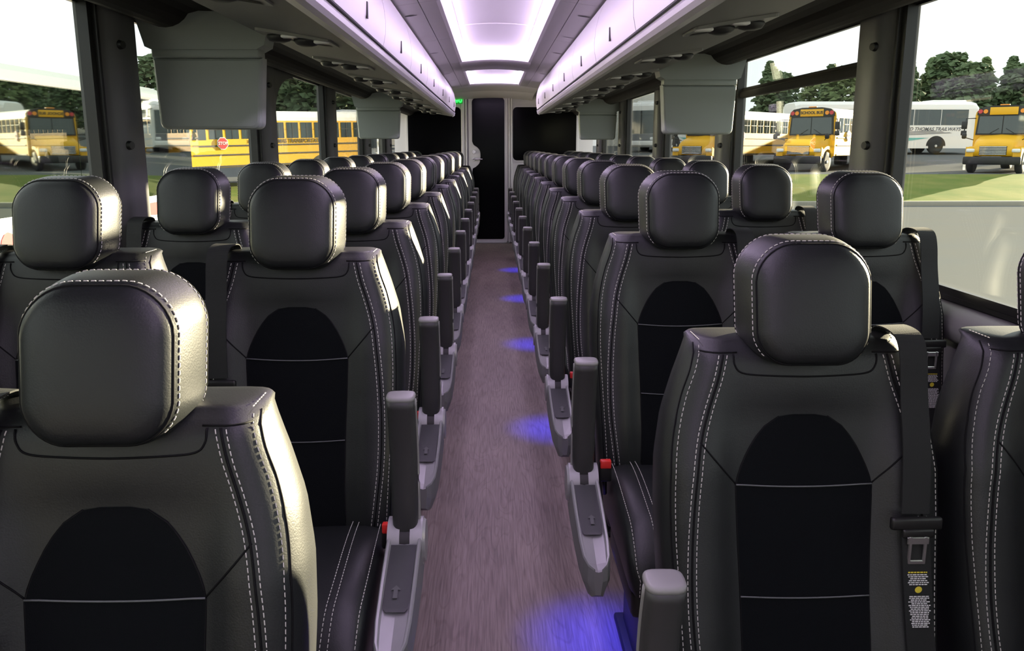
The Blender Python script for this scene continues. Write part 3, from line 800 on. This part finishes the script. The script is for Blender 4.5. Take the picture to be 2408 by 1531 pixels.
def build_hub():
    return MB().cyl((-0.010, -0.285, 0.415), (0.010, -0.285, 0.415), 0.043, None, 20)
def build_arm():
    m = MB(); rings = []
    for t, w, d, yo in ((0.0, 0.019, 0.022, 0.0), (0.05, 0.0245, 0.027, 0.0), (0.25, 0.0255, 0.031, 0.008), (0.5, 0.026, 0.032, 0.016), (0.75, 0.0262, 0.031, 0.014), (0.92, 0.0262, 0.029, 0.004), (0.97, 0.0262, 0.028, 0.0)):
        z = 0.425 + 0.30 * t; y = -0.285 - 0.035 * t + yo; xo = 0.0 * t
        rings.append([(xo + (abs(math.cos(a)) ** .55 * (1 if math.cos(a) > 0 else -1)) * w, y + (abs(math.sin(a)) ** .55 * (1 if math.sin(a) > 0 else -1)) * d, z) for a in np.linspace(0, 2 * math.pi, 24, endpoint=False)])
    m.loft(rings); return m
def build_arm_cap():
    m = MB(); rings = []
    for t, w, d in ((0.968, 0.0267, 0.0284), (0.985, 0.0272, 0.0285), (0.997, 0.0262, 0.0265), (1.001, 0.0215, 0.022)):
        z = 0.425 + 0.30 * t; y = -0.285 - 0.035 * t + 0.003; xo = 0.0 * t
        rings.append([(xo + (abs(math.cos(a)) ** .55 * (1 if math.cos(a) > 0 else -1)) * w, y + (abs(math.sin(a)) ** .55 * (1 if math.sin(a) > 0 else -1)) * d, z) for a in np.linspace(0, 2 * math.pi, 24, endpoint=False)])
    m.loft(rings)
    # light edge strip down the aisle side
    st = []
    for t, yo in ((0.97, 0.0), (0.75, 0.013), (0.5, 0.016), (0.25, 0.008), (0.06, 0.0)):
        st.append((-0.0250, -0.285 - 0.035 * t + yo, 0.425 + 0.30 * t))
    m.tube(smooth_path(st, 4), 0.0042, 6); return m
def build_buckle():
    return MB().rbox((0, 0, 0.0), (0.030, 0.022, 0.050), 0.005).tube([(0, 0.01, -0.02), (0.004, 0.03, -0.07)], 0.006, 6)
def build_button():
    return MB().rbox((0, -0.006, 0.020), (0.026, 0.016, 0.021), 0.003)

SEATMESH = {}
POD_X = {'R': -0.263, 'L': -0.243}
parts = dict(backrest=(build_back(), 'leather'), insert=(build_insert(), 'fabric'), piping=(build_piping(0.757), 'piping'), piping2=(build_piping(0.588), 'piping'), seams=(build_seams(), 'seam'),
             bstitch=(build_back_stitch(), 'thread'), head=(build_head(), 'leather'), hseam=(build_head_seam(), 'seam'), hstitch=(build_head_stitch(), 'thread'),
             cushion=(build_cushion(), 'leather'), cstitch=(build_cushion_stitch(), 'thread'), base=(build_base(), 'frame_dark'),
             belt=(ribbon(BELT, 0.046, 0.0022, 0.15), 'webbing'), belt2=(ribbon(BELT2, 0.046, 0.0022, 0.12), 'webbing'), tongue=(build_tongue(), 'belt_plastic'), latch=(build_latch(), 'chrome'),
             pod=(build_pod(), ['silver', 'pod_grey']), panel=(build_pod_panel(), 'pod_panel'), arrow=(build_pod_arrow(), 'arrow_grey'), hinge=(build_hinge(), 'silver'), hub=(build_hub(), 'frame_dark'),
             arm=(build_arm(), 'arm_plastic'), cap=(build_arm_cap(), 'arm_cap'), buckle=(build_buckle(), 'belt_plastic'), button=(build_button(), 'red_button'))
for s in 'RL':
    for k, (m_, ma) in parts.items():
        mm = m_ if s == 'R' else m_.mirror()
        SEATMESH[s + k] = mm.mesh(k, ma)
SEATMESH['Rlabel'] = label_lines().mesh('label', ['label_white', 'label_yellow'])
SEATMESH['blue'] = MB().rbox((0, 0, 0), (0.02, 0.03, 0.008), 0.003).mesh('floor_lamp', 'blue_led')

ORD = ['', 'first', 'second', 'third', 'fourth', 'fifth', 'sixth', 'seventh', 'eighth', 'ninth', 'tenth', 'eleventh', 'twelfth', 'thirteenth']
def seat(side, y, aisle, row, rows, dz=0.0, blue=False, dx=0.0):
    sg = 1 if side == 'R' else -1
    back_n = rows - row
    where = "green sign's side" if side == 'L' else 'opposite the green sign'
    rowtxt = ORD[back_n] + ' row from the rear wall' if back_n > 1 else 'last row by the rear wall'
    lab = 'black leather %s seat, %s, %s' % ('aisle' if aisle else 'window', rowtxt, where)
    S = lambda k: SEATMESH[side + k]
    t = empty('coach_seat', (sg * ((0.445 if aisle else 0.908) + dx), y, dz), label=lab, category='seat', group='coach seats in rows')
    link('seat_base', S('base'), t)
    c = link('seat_cushion', S('cushion'), t); link('stitching', S('cstitch'), c, kind='stuff')
    b = link('backrest', S('backrest'), t)
    link('insert_panel', S('insert'), b); link('piping', S('piping'), b); link('piping', S('piping2'), b); link('seam', S('seams'), b); link('stitching', S('bstitch'), b, kind='stuff')
    h = link('headrest', S('head'), t); link('seam', S('hseam'), h); link('stitching', S('hstitch'), h, kind='stuff')
    w = link('seat_belt', S('belt'), t)
    link('lap_belt', S('belt2'), w); link('tongue_grip', S('tongue'), w); link('latch_plate', S('latch'), w)
    if side == 'R' and row < 4: link('warning_label', SEATMESH['Rlabel'], w)
    if aisle:
        pxo = sg * POD_X[side]
        p = link('side_fairing', S('pod'), t, (pxo, 0, 0.0 if side == 'R' else 0.02))
        link('insert_panel', S('panel'), p); link('arrow_mark', S('arrow'), p); link('pivot_housing', S('hinge'), p); link('pivot', S('hub'), p)
        a = link('armrest', S('arm'), t, (pxo, 0, 0.0 if side == 'R' else 0.02)); link('armrest_edge', S('cap'), a)
        q = link('belt_buckle', S('buckle'), t, (sg * -0.208, -0.275, 0.440)); link('release_button', S('button'), q)
        if blue:
            link('floor_lamp', SEATMESH['blue'], t, (pxo, -0.27, 0.318))
            ld = bpy.data.lights.new('floor_lamp_glow', 'SPOT'); ld.energy = 9.0; ld.color = (0.03, 0.03, 1.0); ld.spot_size = math.radians(80); ld.spot_blend = 1.0; ld.shadow_soft_size = 0.01
            lo = bpy.data.objects.new('floor_lamp_glow', ld); COL.objects.link(lo); lo.parent = t; lo.location = (pxo, -0.27, 0.308)
            lo.rotation_euler = (0, math.radians(-sg * 8), 0)
    return t
RY = [1.325] + [2.184 + 0.8 * i for i in range(11)]
LY = [1.02, 1.85] + [2.57 + 0.8 * i for i in range(10)]
for i, y in enumerate(RY):
    for aisle in (True, False): seat('R', y, aisle, i, len(RY), -0.075 if i == 0 else 0.0, blue=(i % 2 == 1 and i < 10), dx=0.01 if i == 0 else 0.0)
for i, y in enumerate(LY):
    for aisle in (True, False):
        seat('L', y, aisle, i, len(LY), -0.085 if i == 0 else 0.0, dx=0.035 if i == 0 else (0.02 if i == 1 and not aisle else 0.0))

# ================================================================== OUTSIDE
ROAD = -1.0
CURB_Y = 31.5
def lot_z(x, y):
    zr = -0.05 + max(0.0, y - 44) * 0.055
    zl = -0.40 + max(0.0, y - 46) * 0.05
    t = min(max((x + 4) / 9, 0), 1); t = t * t * (3 - 2 * t)
    return zl + (zr - zl) * t
obj('road', MB().box((0, -24, ROAD - 0.1), (420, 2 * (CURB_Y + 24), 0.2)), 'asphalt', kind='structure')
obj('kerb', MB().rbox((0, CURB_Y + 0.1, ROAD + 0.02), (420, 0.26, 0.30), 0.04), 'curb', kind='structure')
GX = np.concatenate([[-200, -120, -80], np.linspace(-60, 90, 76), [130, 200]])
GY = np.linspace(CURB_Y + 0.2, 37.9, 14)
def grid_mesh(X, Y, zf):
    v = [(x, y, zf(x, y)) for y in Y for x in X]; n = len(X)
    return MB().add(v, [(j * n + i, j * n + i + 1, (j + 1) * n + i + 1, (j + 1) * n + i) for j in range(len(Y) - 1) for i in range(n - 1)], 0, True)
def bank(x, y):
    t = (y - CURB_Y - 0.2) / (37.9 - CURB_Y - 0.2)
    return (ROAD + 0.17) + (lot_z(x, 37.9) - ROAD - 0.17) * t + 0.05 * math.sin(x * 1.3 + y) * math.sin(math.pi * t)
obj('grass_bank', grid_mesh(GX, GY, bank), 'grass', kind='stuff', label='strip of short green grass on a bank behind the kerb', category='grass')
obj('parking_lot', grid_mesh(GX, np.concatenate([[37.9], np.linspace(40, 130, 46)]), lot_z), 'lot', kind='structure')
for k, (xa, ya, xb, yb2) in enumerate(((24.3, 44, 26.5, 48), (20, 38.3, 24, 40.0), (26, 38.3, 29, 41))):
    a_, b_ = Vector((xa, ya, lot_z(xa, ya) + 0.01)), Vector((xb, yb2, lot_z(xb, yb2) + 0.01)); d_ = (b_ - a_).normalized().cross(Vector((0, 0, 1))) * 0.06
    obj('painted_line', MB().add([a_ - d_, a_ + d_, b_ + d_, b_ - d_], [(0, 1, 2, 3), (3, 2, 1, 0)]), 'bus_white', kind='structure')

def wheel(parent, x, y, r=0.5, w=0.28, sgn=1):
    rings = []
    for rr, dx in ((r * .55, -w / 2), (r * .92, -w / 2), (r, -w / 2 + .04), (r, w / 2 - .04), (r * .92, w / 2), (r * .55, w / 2)):
        rings.append([(x + dx * sgn, y + rr * math.cos(t), r + rr * math.sin(t)) for t in np.linspace(0, 2 * math.pi, 24, endpoint=False)])
    tw = obj('tyre', MB().loft(rings), 'tyre', parent)
    obj('wheel_hub', MB().cyl((x + sgn * (w / 2 - .06), y, r), (x + sgn * (w / 2 - 0.02), y, r), r * .56, r * .50, 20).cyl((x + sgn * (w / 2 - .03), y, r), (x + sgn * (w / 2 + 0.03), y, r), r * .2, r * .15, 12), 'hub', tw)

def school_bus(loc, yaw, label, sign_text=True, side_text=None, number=None, tilt=0.0, front_sign='SCHOOL BUS'):
    t = empty('school_bus', loc, (tilt, 0, yaw), label=label, category='bus', group='parked yellow school buses')
    L = 10.6; W = 1.2
    def sec(y, w=W, zb=0.75, zt=3.05, ze=2.62):
        p = [(-w, y, zb), (-w, y, 1.6), (-w, y, ze)]
        for k in range(1, 12):
            a = math.pi - math.pi * k / 12
            p.append((w * abs(math.cos(a)) ** .62 * (1 if math.cos(a) > 0 else -1), y, ze + (zt - ze) * math.sin(a) ** .8))
        return p + [(w, y, ze), (w, y, 1.6), (w, y, zb)]
    rings = [sec(1.45), sec(1.60), sec(5), sec(L - .15), sec(L, W - .05, 0.8, 3.0)]
    m = MB(); n = len(rings[0]); v = [p for r in rings for p in r]
    for i in range(len(rings) - 1):
        for j in range(n):
            k = (j + 1) % n; q = (i * n + j, i * n + k, (i + 1) * n + k, (i + 1) * n + j)
            m.add([v[a] for a in q], [(0, 1, 2, 3)], 1 if 2 <= j < n - 3 else 0, 2 <= j < n - 3)
    m.add(rings[0], [tuple(range(n))], 0); m.add(rings[-1], [tuple(range(n - 1, -1, -1))], 0)
    obj('body', m, ['bus_yellow', 'bus_white'], t)
    # hood and fenders
    hr = []
    for y, w, zt in ((0.10, 0.80, 1.30), (0.22, 0.86, 1.46), (0.60, 0.92, 1.58), (1.1, 1.0, 1.68), (1.62, 1.12, 1.76)):
        hr.append([(-w, y, 0.78), (-w, y, 1.15), (-w * .97, y, zt - .18), (-w * .82, y, zt - .03), (0, y, zt + .03), (w * .82, y, zt - .03), (w * .97, y, zt - .18), (w, y, 1.15), (w, y, 0.78)])
    obj('hood', MB().loft(hr, smooth=True), 'bus_yellow', t)
    for s in (-1, 1):
        arc = [(0.12, 0.74), (0.12, 1.18)] + [(0.85 + 0.74 * math.cos(a), 0.62 + 0.60 * math.sin(a)) for a in np.linspace(2.3, 0.15, 9)] + [(1.62, 0.74), (1.40, 0.74)] + [(0.85 + 0.55 * math.cos(a), 0.52 + 0.55 * math.sin(a)) for a in np.linspace(0.25, math.pi - .25, 10)] + [(0.28, 0.74)]
        obj('fender', MB().prism(arc, 'x', s * 0.80, s * 1.14), 'bus_yellow', t)
        hl = MB().rbox((s * 0.93, 0.11, 1.02), (0.36, 0.14, 0.17), 0.05, 2, 0, Matrix.Rotation(s * -0.25, 3, 'Z'))
        obj('headlamp', hl, 'headlamp', t)
        # roof lamps on the black cap
        for xx, mt in ((0.98, 'lamp_red'), (0.76, 'lamp_amber')):
            obj('warning_lamp', MB().cyl((s * xx, 1.36, 2.80), (s * xx, 1.32, 2.80), 0.10, 0.095, 16), mt, t)
        # mirrors
        ms = MB().tube([(s * 1.15, 1.5, 2.5), (s * 1.45, 0.95, 2.48), (s * 1.5, 0.9, 1.7)], 0.025, 6).tube([(s * 1.0, 0.7, 1.5), (s * 1.3, 0.25, 1.62)], 0.02, 6)
        obj('mirror_arm', ms, 'bus_black', t)
        obj('mirror', MB().rbox((s * 1.5, 0.9, 2.18), (0.24, 0.1, 0.36), 0.03).rbox((s * 1.5, 0.9, 1.82), (0.24, 0.1, 0.22), 0.03), 'bus_black', t)
        obj('crossover_mirror', MB().rbox((s * 1.3, 0.25, 1.68), (0.20, 0.16, 0.26), 0.06), 'bus_black', t)
        # rub rails, skirt line
        for z, hh in ((1.62, 0.06), (1.26, 0.06), (0.80, 0.07)):
            obj('rub_rail', MB().box((s * 1.205, 6.1, z), (0.03, 8.8, hh)), 'bus_rubrail', t)
        # side windows
        for k in range(11):
            y = 2.45 + k * 0.735
            wn_ = obj('side_window', MB().box((s * 1.192, y + 0.30, 2.22), (0.03, 0.60, 0.66)), 'bus_glass', t)
            obj('window_bar', MB().box((s * 1.21, y + 0.30, 2.26), (0.012, 0.60, 0.03)).box((s * 1.21, y + 0.30, 2.22), (0.01, 0.025, 0.66)), 'bus_black', wn_)
        obj('quarter_window', MB().prism([(1.66, 1.86), (2.30, 1.86), (2.30, 2.55), (1.86, 2.55)], 'x', s * 1.18, s * 1.208), 'bus_glass', t)
        wheel(t, s * 1.0, 0.85, 0.48, 0.28, s); wheel(t, s * 1.04, 7.9, 0.48, 0.40, s)
        obj('wheel_arch', MB().prism([(7.9 + .62 * math.cos(a), .52 + .62 * math.sin(a)) for a in np.linspace(0.3, math.pi - .3, 14)], 'x', s * 1.17, s * 1.207), 'bus_black', t)
    # grille with bars
    obj('grille', MB().box((0, 0.09, 1.02), (1.12, 0.06, 0.40)), 'bus_black', t)
    for k in range(6): obj('grille_bar', MB().rbox((0, 0.055, 0.855 + 0.066 * k), (1.10, 0.04, 0.034), 0.01, 1), 'chrome', t)
    obj('bumper', MB().rbox((0, 0.02, 0.57), (2.36, 0.22, 0.36), 0.05), 'bus_black', t)
    # windscreen, tilted back, in a black surround
    obj('windscreen_surround', MB().prism([(-1.12, 1.74), (1.12, 1.74), (1.06, 2.66), (-1.06, 2.66)], 'y', 1.40, 1.52), 'bus_black', t)
    for s in (-1, 1):
        obj('windscreen_pane', MB().prism([(s * 0.02, 1.80), (s * 1.04, 1.80), (s * 0.99, 2.58), (s * 0.02, 2.58)], 'y', 1.375, 1.405), 'bus_glass', t)
        obj('wiper', MB().tube([(s * 0.5, 1.36, 1.80), (s * 0.15, 1.355, 2.02)], 0.012, 5), 'bus_black', t)
    cap = [(-1.12, 2.64), (1.12, 2.64), (1.10, 2.84), (0.95, 2.98), (0.5, 3.06), (-0.5, 3.06), (-0.95, 2.98), (-1.10, 2.84)]
    obj('roof_cap', MB().prism(cap, 'y', 1.36, 1.58), 'bus_black', t)
    obj('sign_board', MB().rbox((0, 1.345, 2.81), (1.16, 0.04, 0.34), 0.01), 'bus_yellow', t)
    if front_sign: link('lettering', text_mesh(front_sign, 0.185, 'bus_black', 0.004, 0, 0.006), t, (0, 1.32, 2.81), (math.radians(90), 0, 0))
    obj('marker_lamp', MB().rbox((0, 1.42, 3.08), (0.4, 0.1, 0.06), 0.02), 'lamp_amber', t)
    # stop sign on the driver's side
    oc = [(3.0 + 0.23 * math.cos(math.pi / 8 + k * math.pi / 4), 1.72 + 0.23 * math.sin(math.pi / 8 + k * math.pi / 4)) for k in range(8)]
    ow = [(3.0 + 0.26 * math.cos(math.pi / 8 + k * math.pi / 4), 1.72 + 0.26 * math.sin(math.pi / 8 + k * math.pi / 4)) for k in range(8)]
    st = obj('stop_sign', MB().prism(ow, 'x', 1.215, 1.24), 'bus_white', t); obj('sign_face', MB().prism(oc, 'x', 1.24, 1.246), 'stop_red', st)
    link('lettering', text_mesh('STOP', 0.17, 'bus_white', 0.003, 0, 0.004), st, (1.249, 3.0, 1.72), (math.radians(90), 0, math.radians(90)))
    if side_text: link('side_lettering', text_mesh(side_text, 0.24, 'bus_rubrail', 0.003, 0, 0.003), t, (1.21, 6.7, 1.765), (math.radians(90), 0, math.radians(90)))
    if number: link('fleet_number', text_mesh(number, 0.17, 'bus_rubrail', 0.003), t, (1.21, 4.3, 1.765), (math.radians(90), 0, math.radians(90)))
    return t
def at_px(x, Y, z=None):
    return px(x, VY, Y)[0]
def gbus(x_px, Y, yaw, label, **k):
    X = at_px(x_px, Y); return school_bus((X, Y, lot_z(X, Y)), math.radians(yaw), label, **k)
# yaw turns the nose (local -y); positive yaw swings the tail to the left
gbus(1625, 43.5, -44, 'yellow school bus seen below the hanging monitor, parked behind the seats')
gbus(1876, 41.5, -44, 'yellow school bus lettered SCHOOL BUS facing the grass bank')
gbus(2335, 38.8, -43, 'yellow school bus parked beside the white lettered coach', front_sign=None)
school_bus((at_px(322, 34.2), 34.2, -0.50), math.radians(-42), 'yellow school bus seen side-on past the parked mirror-windowed coach', side_text='THOMAS TRANSPORTATION', number='208', tilt=0.02)

def coach(loc, yaw, label, text=None, mask=False, L=12.0, name='white_coach'):
    t = empty(name, loc, (0, 0, yaw), label=label, category='coach')
    W = 1.25
    def sec(y, w=W, zb=0.35, zt=3.3):
        p = [(-w, y, zb), (-w, y, 1.5), (-w, y, 2.85), (-w * .95, y, zt - .2), (-w * .75, y, zt), (w * .75, y, zt), (w * .95, y, zt - .2), (w, y, 2.85), (w, y, 1.5), (w, y, zb)]
        return p
    rings = [sec(0, W * .86, .5, 3.05), sec(.12, W * .95, .38, 3.2), sec(.5), sec(L - .3), sec(L, W * .96, .5, 3.2)]
    obj('body', MB().loft(rings, smooth=False), 'bus_white', t)
    for s in (-1, 1):
        for k in range(6):
            y = 0.75 + k * 1.78
            obj('side_window', MB().box((s * 1.24, y + 0.87, 2.30), (0.03, 1.74, 0.98)), 'bus_glass', t)
        obj('roof_pod', MB().rbox((0, 4.0 + s * 2.2, 3.33), (1.5, 2.2, 0.16), 0.05), 'bus_white', t)
        for y in (2.7, 8.6, 9.75):
            wheel(t, s * 1.135, y, 0.50, 0.30, s)
            obj('wheel_arch', MB().prism([(y + .64 * math.cos(a), .50 + .64 * math.sin(a)) for a in np.linspace(0.0, math.pi, 14)], 'x', s * 1.20, s * 1.256), 'bus_black', t)
        obj('mirror', MB().rbox((s * 1.45, -0.25, 2.1), (0.22, 0.16, 0.5), 0.05), 'bus_black', t)
        obj('mirror_arm', MB().tube([(s * 1.0, 0.1, 2.85), (s * 1.42, -0.25, 2.75), (s * 1.45, -0.25, 2.3)], 0.03, 6), 'bus_black', t)
        sw = [(9.5, 1.0), (6.0, 0.72), (4.2, 0.86), (3.2, 1.02), (6, 1.02), (9.5, 1.4)]
        obj('swoosh', MB().prism(sw, 'x', s * 1.252, s * 1.262), 'teal_paint', t)
        for k in range(3):
            obj('stripe', MB().prism([(6.2, 1.12 + .09 * k), (1.7 + .5 * k, 1.32 + .06 * k), (1.9 + .5 * k, 1.36 + .06 * k), (6.2, 1.16 + .09 * k)], 'x', s * 1.252, s * 1.264), 'grey_paint', t)
    obj('windscreen', MB().prism([(-1.0, 1.25), (1.0, 1.25), (0.98, 2.75), (-0.98, 2.75)], 'y', -0.04, 0.1), 'bus_glass', t)
    obj('windscreen_bar', MB().box((0, -0.05, 2.0), (0.05, 0.03, 1.5)), 'bus_black', t)
    obj('bumper', MB().rbox((0, 0.0, 0.62), (2.2, 0.25, 0.32), 0.06), 'bus_white', t)
    for s in (-1, 1): obj('headlamp', MB().rbox((s * 0.85, -0.02, 0.92), (0.34, 0.12, 0.2), 0.05), 'headlamp', t)
    if mask: obj('nose_panel', MB().prism([(-1.05, 0.8), (1.05, 0.8), (1.0, 1.22), (-1.0, 1.22)], 'y', -0.03, 0.1), 'grey_paint', t)
    if text:
        tm = text_mesh(text, 0.31, 'grey_paint', 0.004, 0.35, 0.006)
        link('lettering', tm, t, (-1.262, 2.9, 1.56), (math.radians(90), 0, math.radians(-90)))
    return t
Xf = at_px(2272, 57)
coach((Xf, 57, lot_z(Xf, 57)), math.radians(90), 'white coach with grey TRAILWAYS lettering and teal swoosh', text='ID THOMAS TRAILWAYS')
Xf = at_px(1507, 58)
coach((Xf, 58, lot_z(Xf, 58)), math.radians(-38), 'white coach with dark windscreen between the two hanging monitors', mask=True)
Xf = at_px(846, 50)
coach((Xf, 50, lot_z(Xf, 50)), math.radians(28), 'white coach half hidden behind the side-on school bus')
# white box building behind
Xb_ = at_px(1436, 66)
bl = empty('storage_building', (Xb_, 66, lot_z(Xb_, 66)), label='cream box building with roller doors beyond the parked coaches', category='building')
obj('wall', MB().box((0, 4, 2.2), (7.6, 8, 4.4)), 'building', bl)
obj('roof', MB().box((0, 4, 4.5), (8.0, 8.4, 0.2)), 'bus_white', bl)
for k in range(2): obj('roller_door', MB().box((-1.8 + 3.6 * k, -0.03, 1.5), (2.6, 0.08, 3.0)), 'bus_white', bl)

# the coach standing alongside: mirror windows over a white skirt with red marks
nc = empty('parked_coach', (-5.62, 1.4, ROAD), label='white coach with mirrored windows and red skirt marks, parked alongside the cabin windows', category='coach')
sect = [(0, 0.35), (0, 1.36), (0.0, 2.95), (-0.28, 3.10), (-0.62, 3.22), (-1.2, 3.28), (-1.85, 3.22), (-2.2, 3.10), (-2.46, 2.95), (-2.46, 0.35)]  # shoulder above the windows sloped so it takes less sun
rings = [[(p[0] * 0.98 - .03, yy, p[1] * .98) for p in sect] if e else [(p[0], yy, p[1]) for p in sect] for yy, e in ((-12, 1), (-11.8, 0), (14.75, 0), (14.9, 1))]
m_ = MB().loft(rings, smooth=False)
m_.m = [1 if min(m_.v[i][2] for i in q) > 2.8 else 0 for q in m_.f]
obj('body', m_, ['bus_white', 'coach_roof_shade'], nc)
for k in range(12):
    a = -11.4 + k * 2.185
    obj('mirror_window', MB().box((0.012, a + 1.088, 2.155), (0.03, 2.17, 1.53)), 'coach_mirror', nc)
obj('roof_rail', MB().box((0.012, 0.8, 2.945), (0.04, 24.6, 0.03)), 'bus_black', nc)
def skirt(poly): obj('red_mark', MB().prism(poly, 'x', 0.004, 0.012), 'red_paint', nc)
for y0_ in (8.05, 8.55): skirt([(y0_ + .2 * math.cos(a), 0.95 + .27 * math.sin(a)) for a in np.linspace(0, 2 * math.pi, 16, endpoint=False)])
skirt([(11.6, 0.75), (11.9, 0.75), (12.05, 1.28), (11.72, 1.28)]); skirt([(12.05, 1.05), (12.3, 1.05), (12.4, 1.28), (12.15, 1.28)]); skirt([(12.45, 1.10), (13.2, 1.06), (13.25, 1.28), (12.5, 1.28)])
for yw in (-8.5, -7.2, 10.2): wheel(nc, -0.12, yw, 0.5, 0.3, 1)

# trees beyond the lot
def tree_mesh(seed, conifer, h, r, nl, leaf):
    q = random.Random(seed); m = MB()
    for k in range(nl):
        if conifer:
            z = h * (0.10 + 0.90 * q.random() ** 0.85); rr = r * (1.03 - z / h) * (0.55 + 0.5 * q.random()) * (1 + 0.25 * math.sin(z * 5))
        else:
            z = h * (0.18 + 0.82 * q.random()); u = (z / h - 0.55) / 0.5; rr = r * math.sqrt(max(0.03, 1 - u * u)) * (0.45 + 0.6 * q.random())
        a = q.random() * 2 * math.pi; c = Vector((rr * math.cos(a), rr * math.sin(a), z))
        s = leaf * (0.6 + q.random()); e = Matrix.Rotation(q.random() * 6.28, 3, 'Z') @ Matrix.Rotation(q.uniform(-1, 1), 3, 'X')
        p = [c + e @ Vector(w_) * s for w_ in ((-.5, -.3, 0), (.45, -.35, .12), (.5, .35, -.1), (-.4, .4, .1), (0, 0, .45))]
        m.add(p, [(0, 1, 4), (1, 2, 4), (2, 3, 4), (3, 0, 4), (0, 3, 2, 1)])
    return m
TV = []
for sd_, con in ((1, True), (2, True), (3, False), (4, False), (5, True)):
    h = 9.0
    cm = tree_mesh(sd_, con, h, 2.4 if con else 2.55, 900, 0.62).mesh('crown', 'leaf_dark' if sd_ in (1, 2, 3) else 'leaf_mid')
    tr = MB().tube([(0, 0, 0), (0.1, 0, h * .5), (0, .1, h * .92)], 0.16, 7).mesh('trunk', 'bark')
    TV.append((cm, tr, con))
BM_ = MB()
q = random.Random(11)
for k in range(26):
    a = q.random() * 6.28; z0 = 2 + 4 * q.random(); l = 1.5 + 1.5 * q.random()
    p1 = (l * .5 * math.cos(a), l * .5 * math.sin(a), z0 + l * .6); BM_.tube([(0, 0, z0), p1, (l * .7 * math.cos(a + .3), l * .7 * math.sin(a + .3), z0 + l * 1.2)], 0.035, 4)
bare = BM_.mesh('branches', 'bark')
tl = random.Random(5)
def tree_txt(X, Y, v, s_):
    kind_ = ('dark pointed evergreen', 'dark pointed evergreen', 'dark rounded tree', 'lighter green rounded tree', 'lighter green pointed evergreen')[v]
    size_ = 'tall' if s_ > 0.76 else 'short'
    xp = VX + X / Y * FPX
    where = 'behind the side-on school bus' if X < 0 else 'beyond the coach with the dark windscreen' if xp < 1600 else \
        'behind the school buses outside the vent window' if xp < 2060 else 'above the white lettered coach' if xp < 2280 else 'behind the school bus beside the lettered coach'
    return '%s %s %s' % (size_, kind_, where)
def plant(X, Y, s, v):
    txt = tree_txt(X, Y, v, s)
    t = empty('tree', (X, Y, lot_z(X, Y) - 0.1), (0, 0, tl.random() * 6.28), label=txt, category='tree', group='trees beyond the parking lot')
    t.scale = (s * 1.12, s * 1.12, s)
    link('crown', TV[v][0], t); link('trunk', TV[v][1], t)
for k in range(39):
    r_ = k % 3; Y = 78 + 8.0 * r_ + tl.uniform(-.4, .4); X = 8 + k * 1.95 + tl.uniform(-.2, .2); v = tl.choice((0, 1, 2, 3, 4))
    plant(X, Y, tl.uniform(0.66, 0.86) * (1.0 if X > 40 else 0.94), v)
for k in range(15):
    r_ = k % 3; Y = 72 + 8.0 * r_; X = -32 + k * 1.95 + tl.uniform(-.2, .2); v = tl.choice((0, 1, 2, 4))
    plant(X, Y, tl.uniform(0.70, 0.92), v)
for k in range(4):
    X = -32.0 + k * 2.9 + tl.uniform(-.1, .1)
    t = empty('bare_tree', (X, 58, lot_z(X, 58)), (0, 0, tl.random() * 6), label='thin leafless tree rising beyond the roof of the mirrored coach', category='tree', group='bare trees')
    t.scale = (0.6, 0.6, 0.62); link('trunk', TV[0][1], t); link('branches', bare, t, kind='stuff')
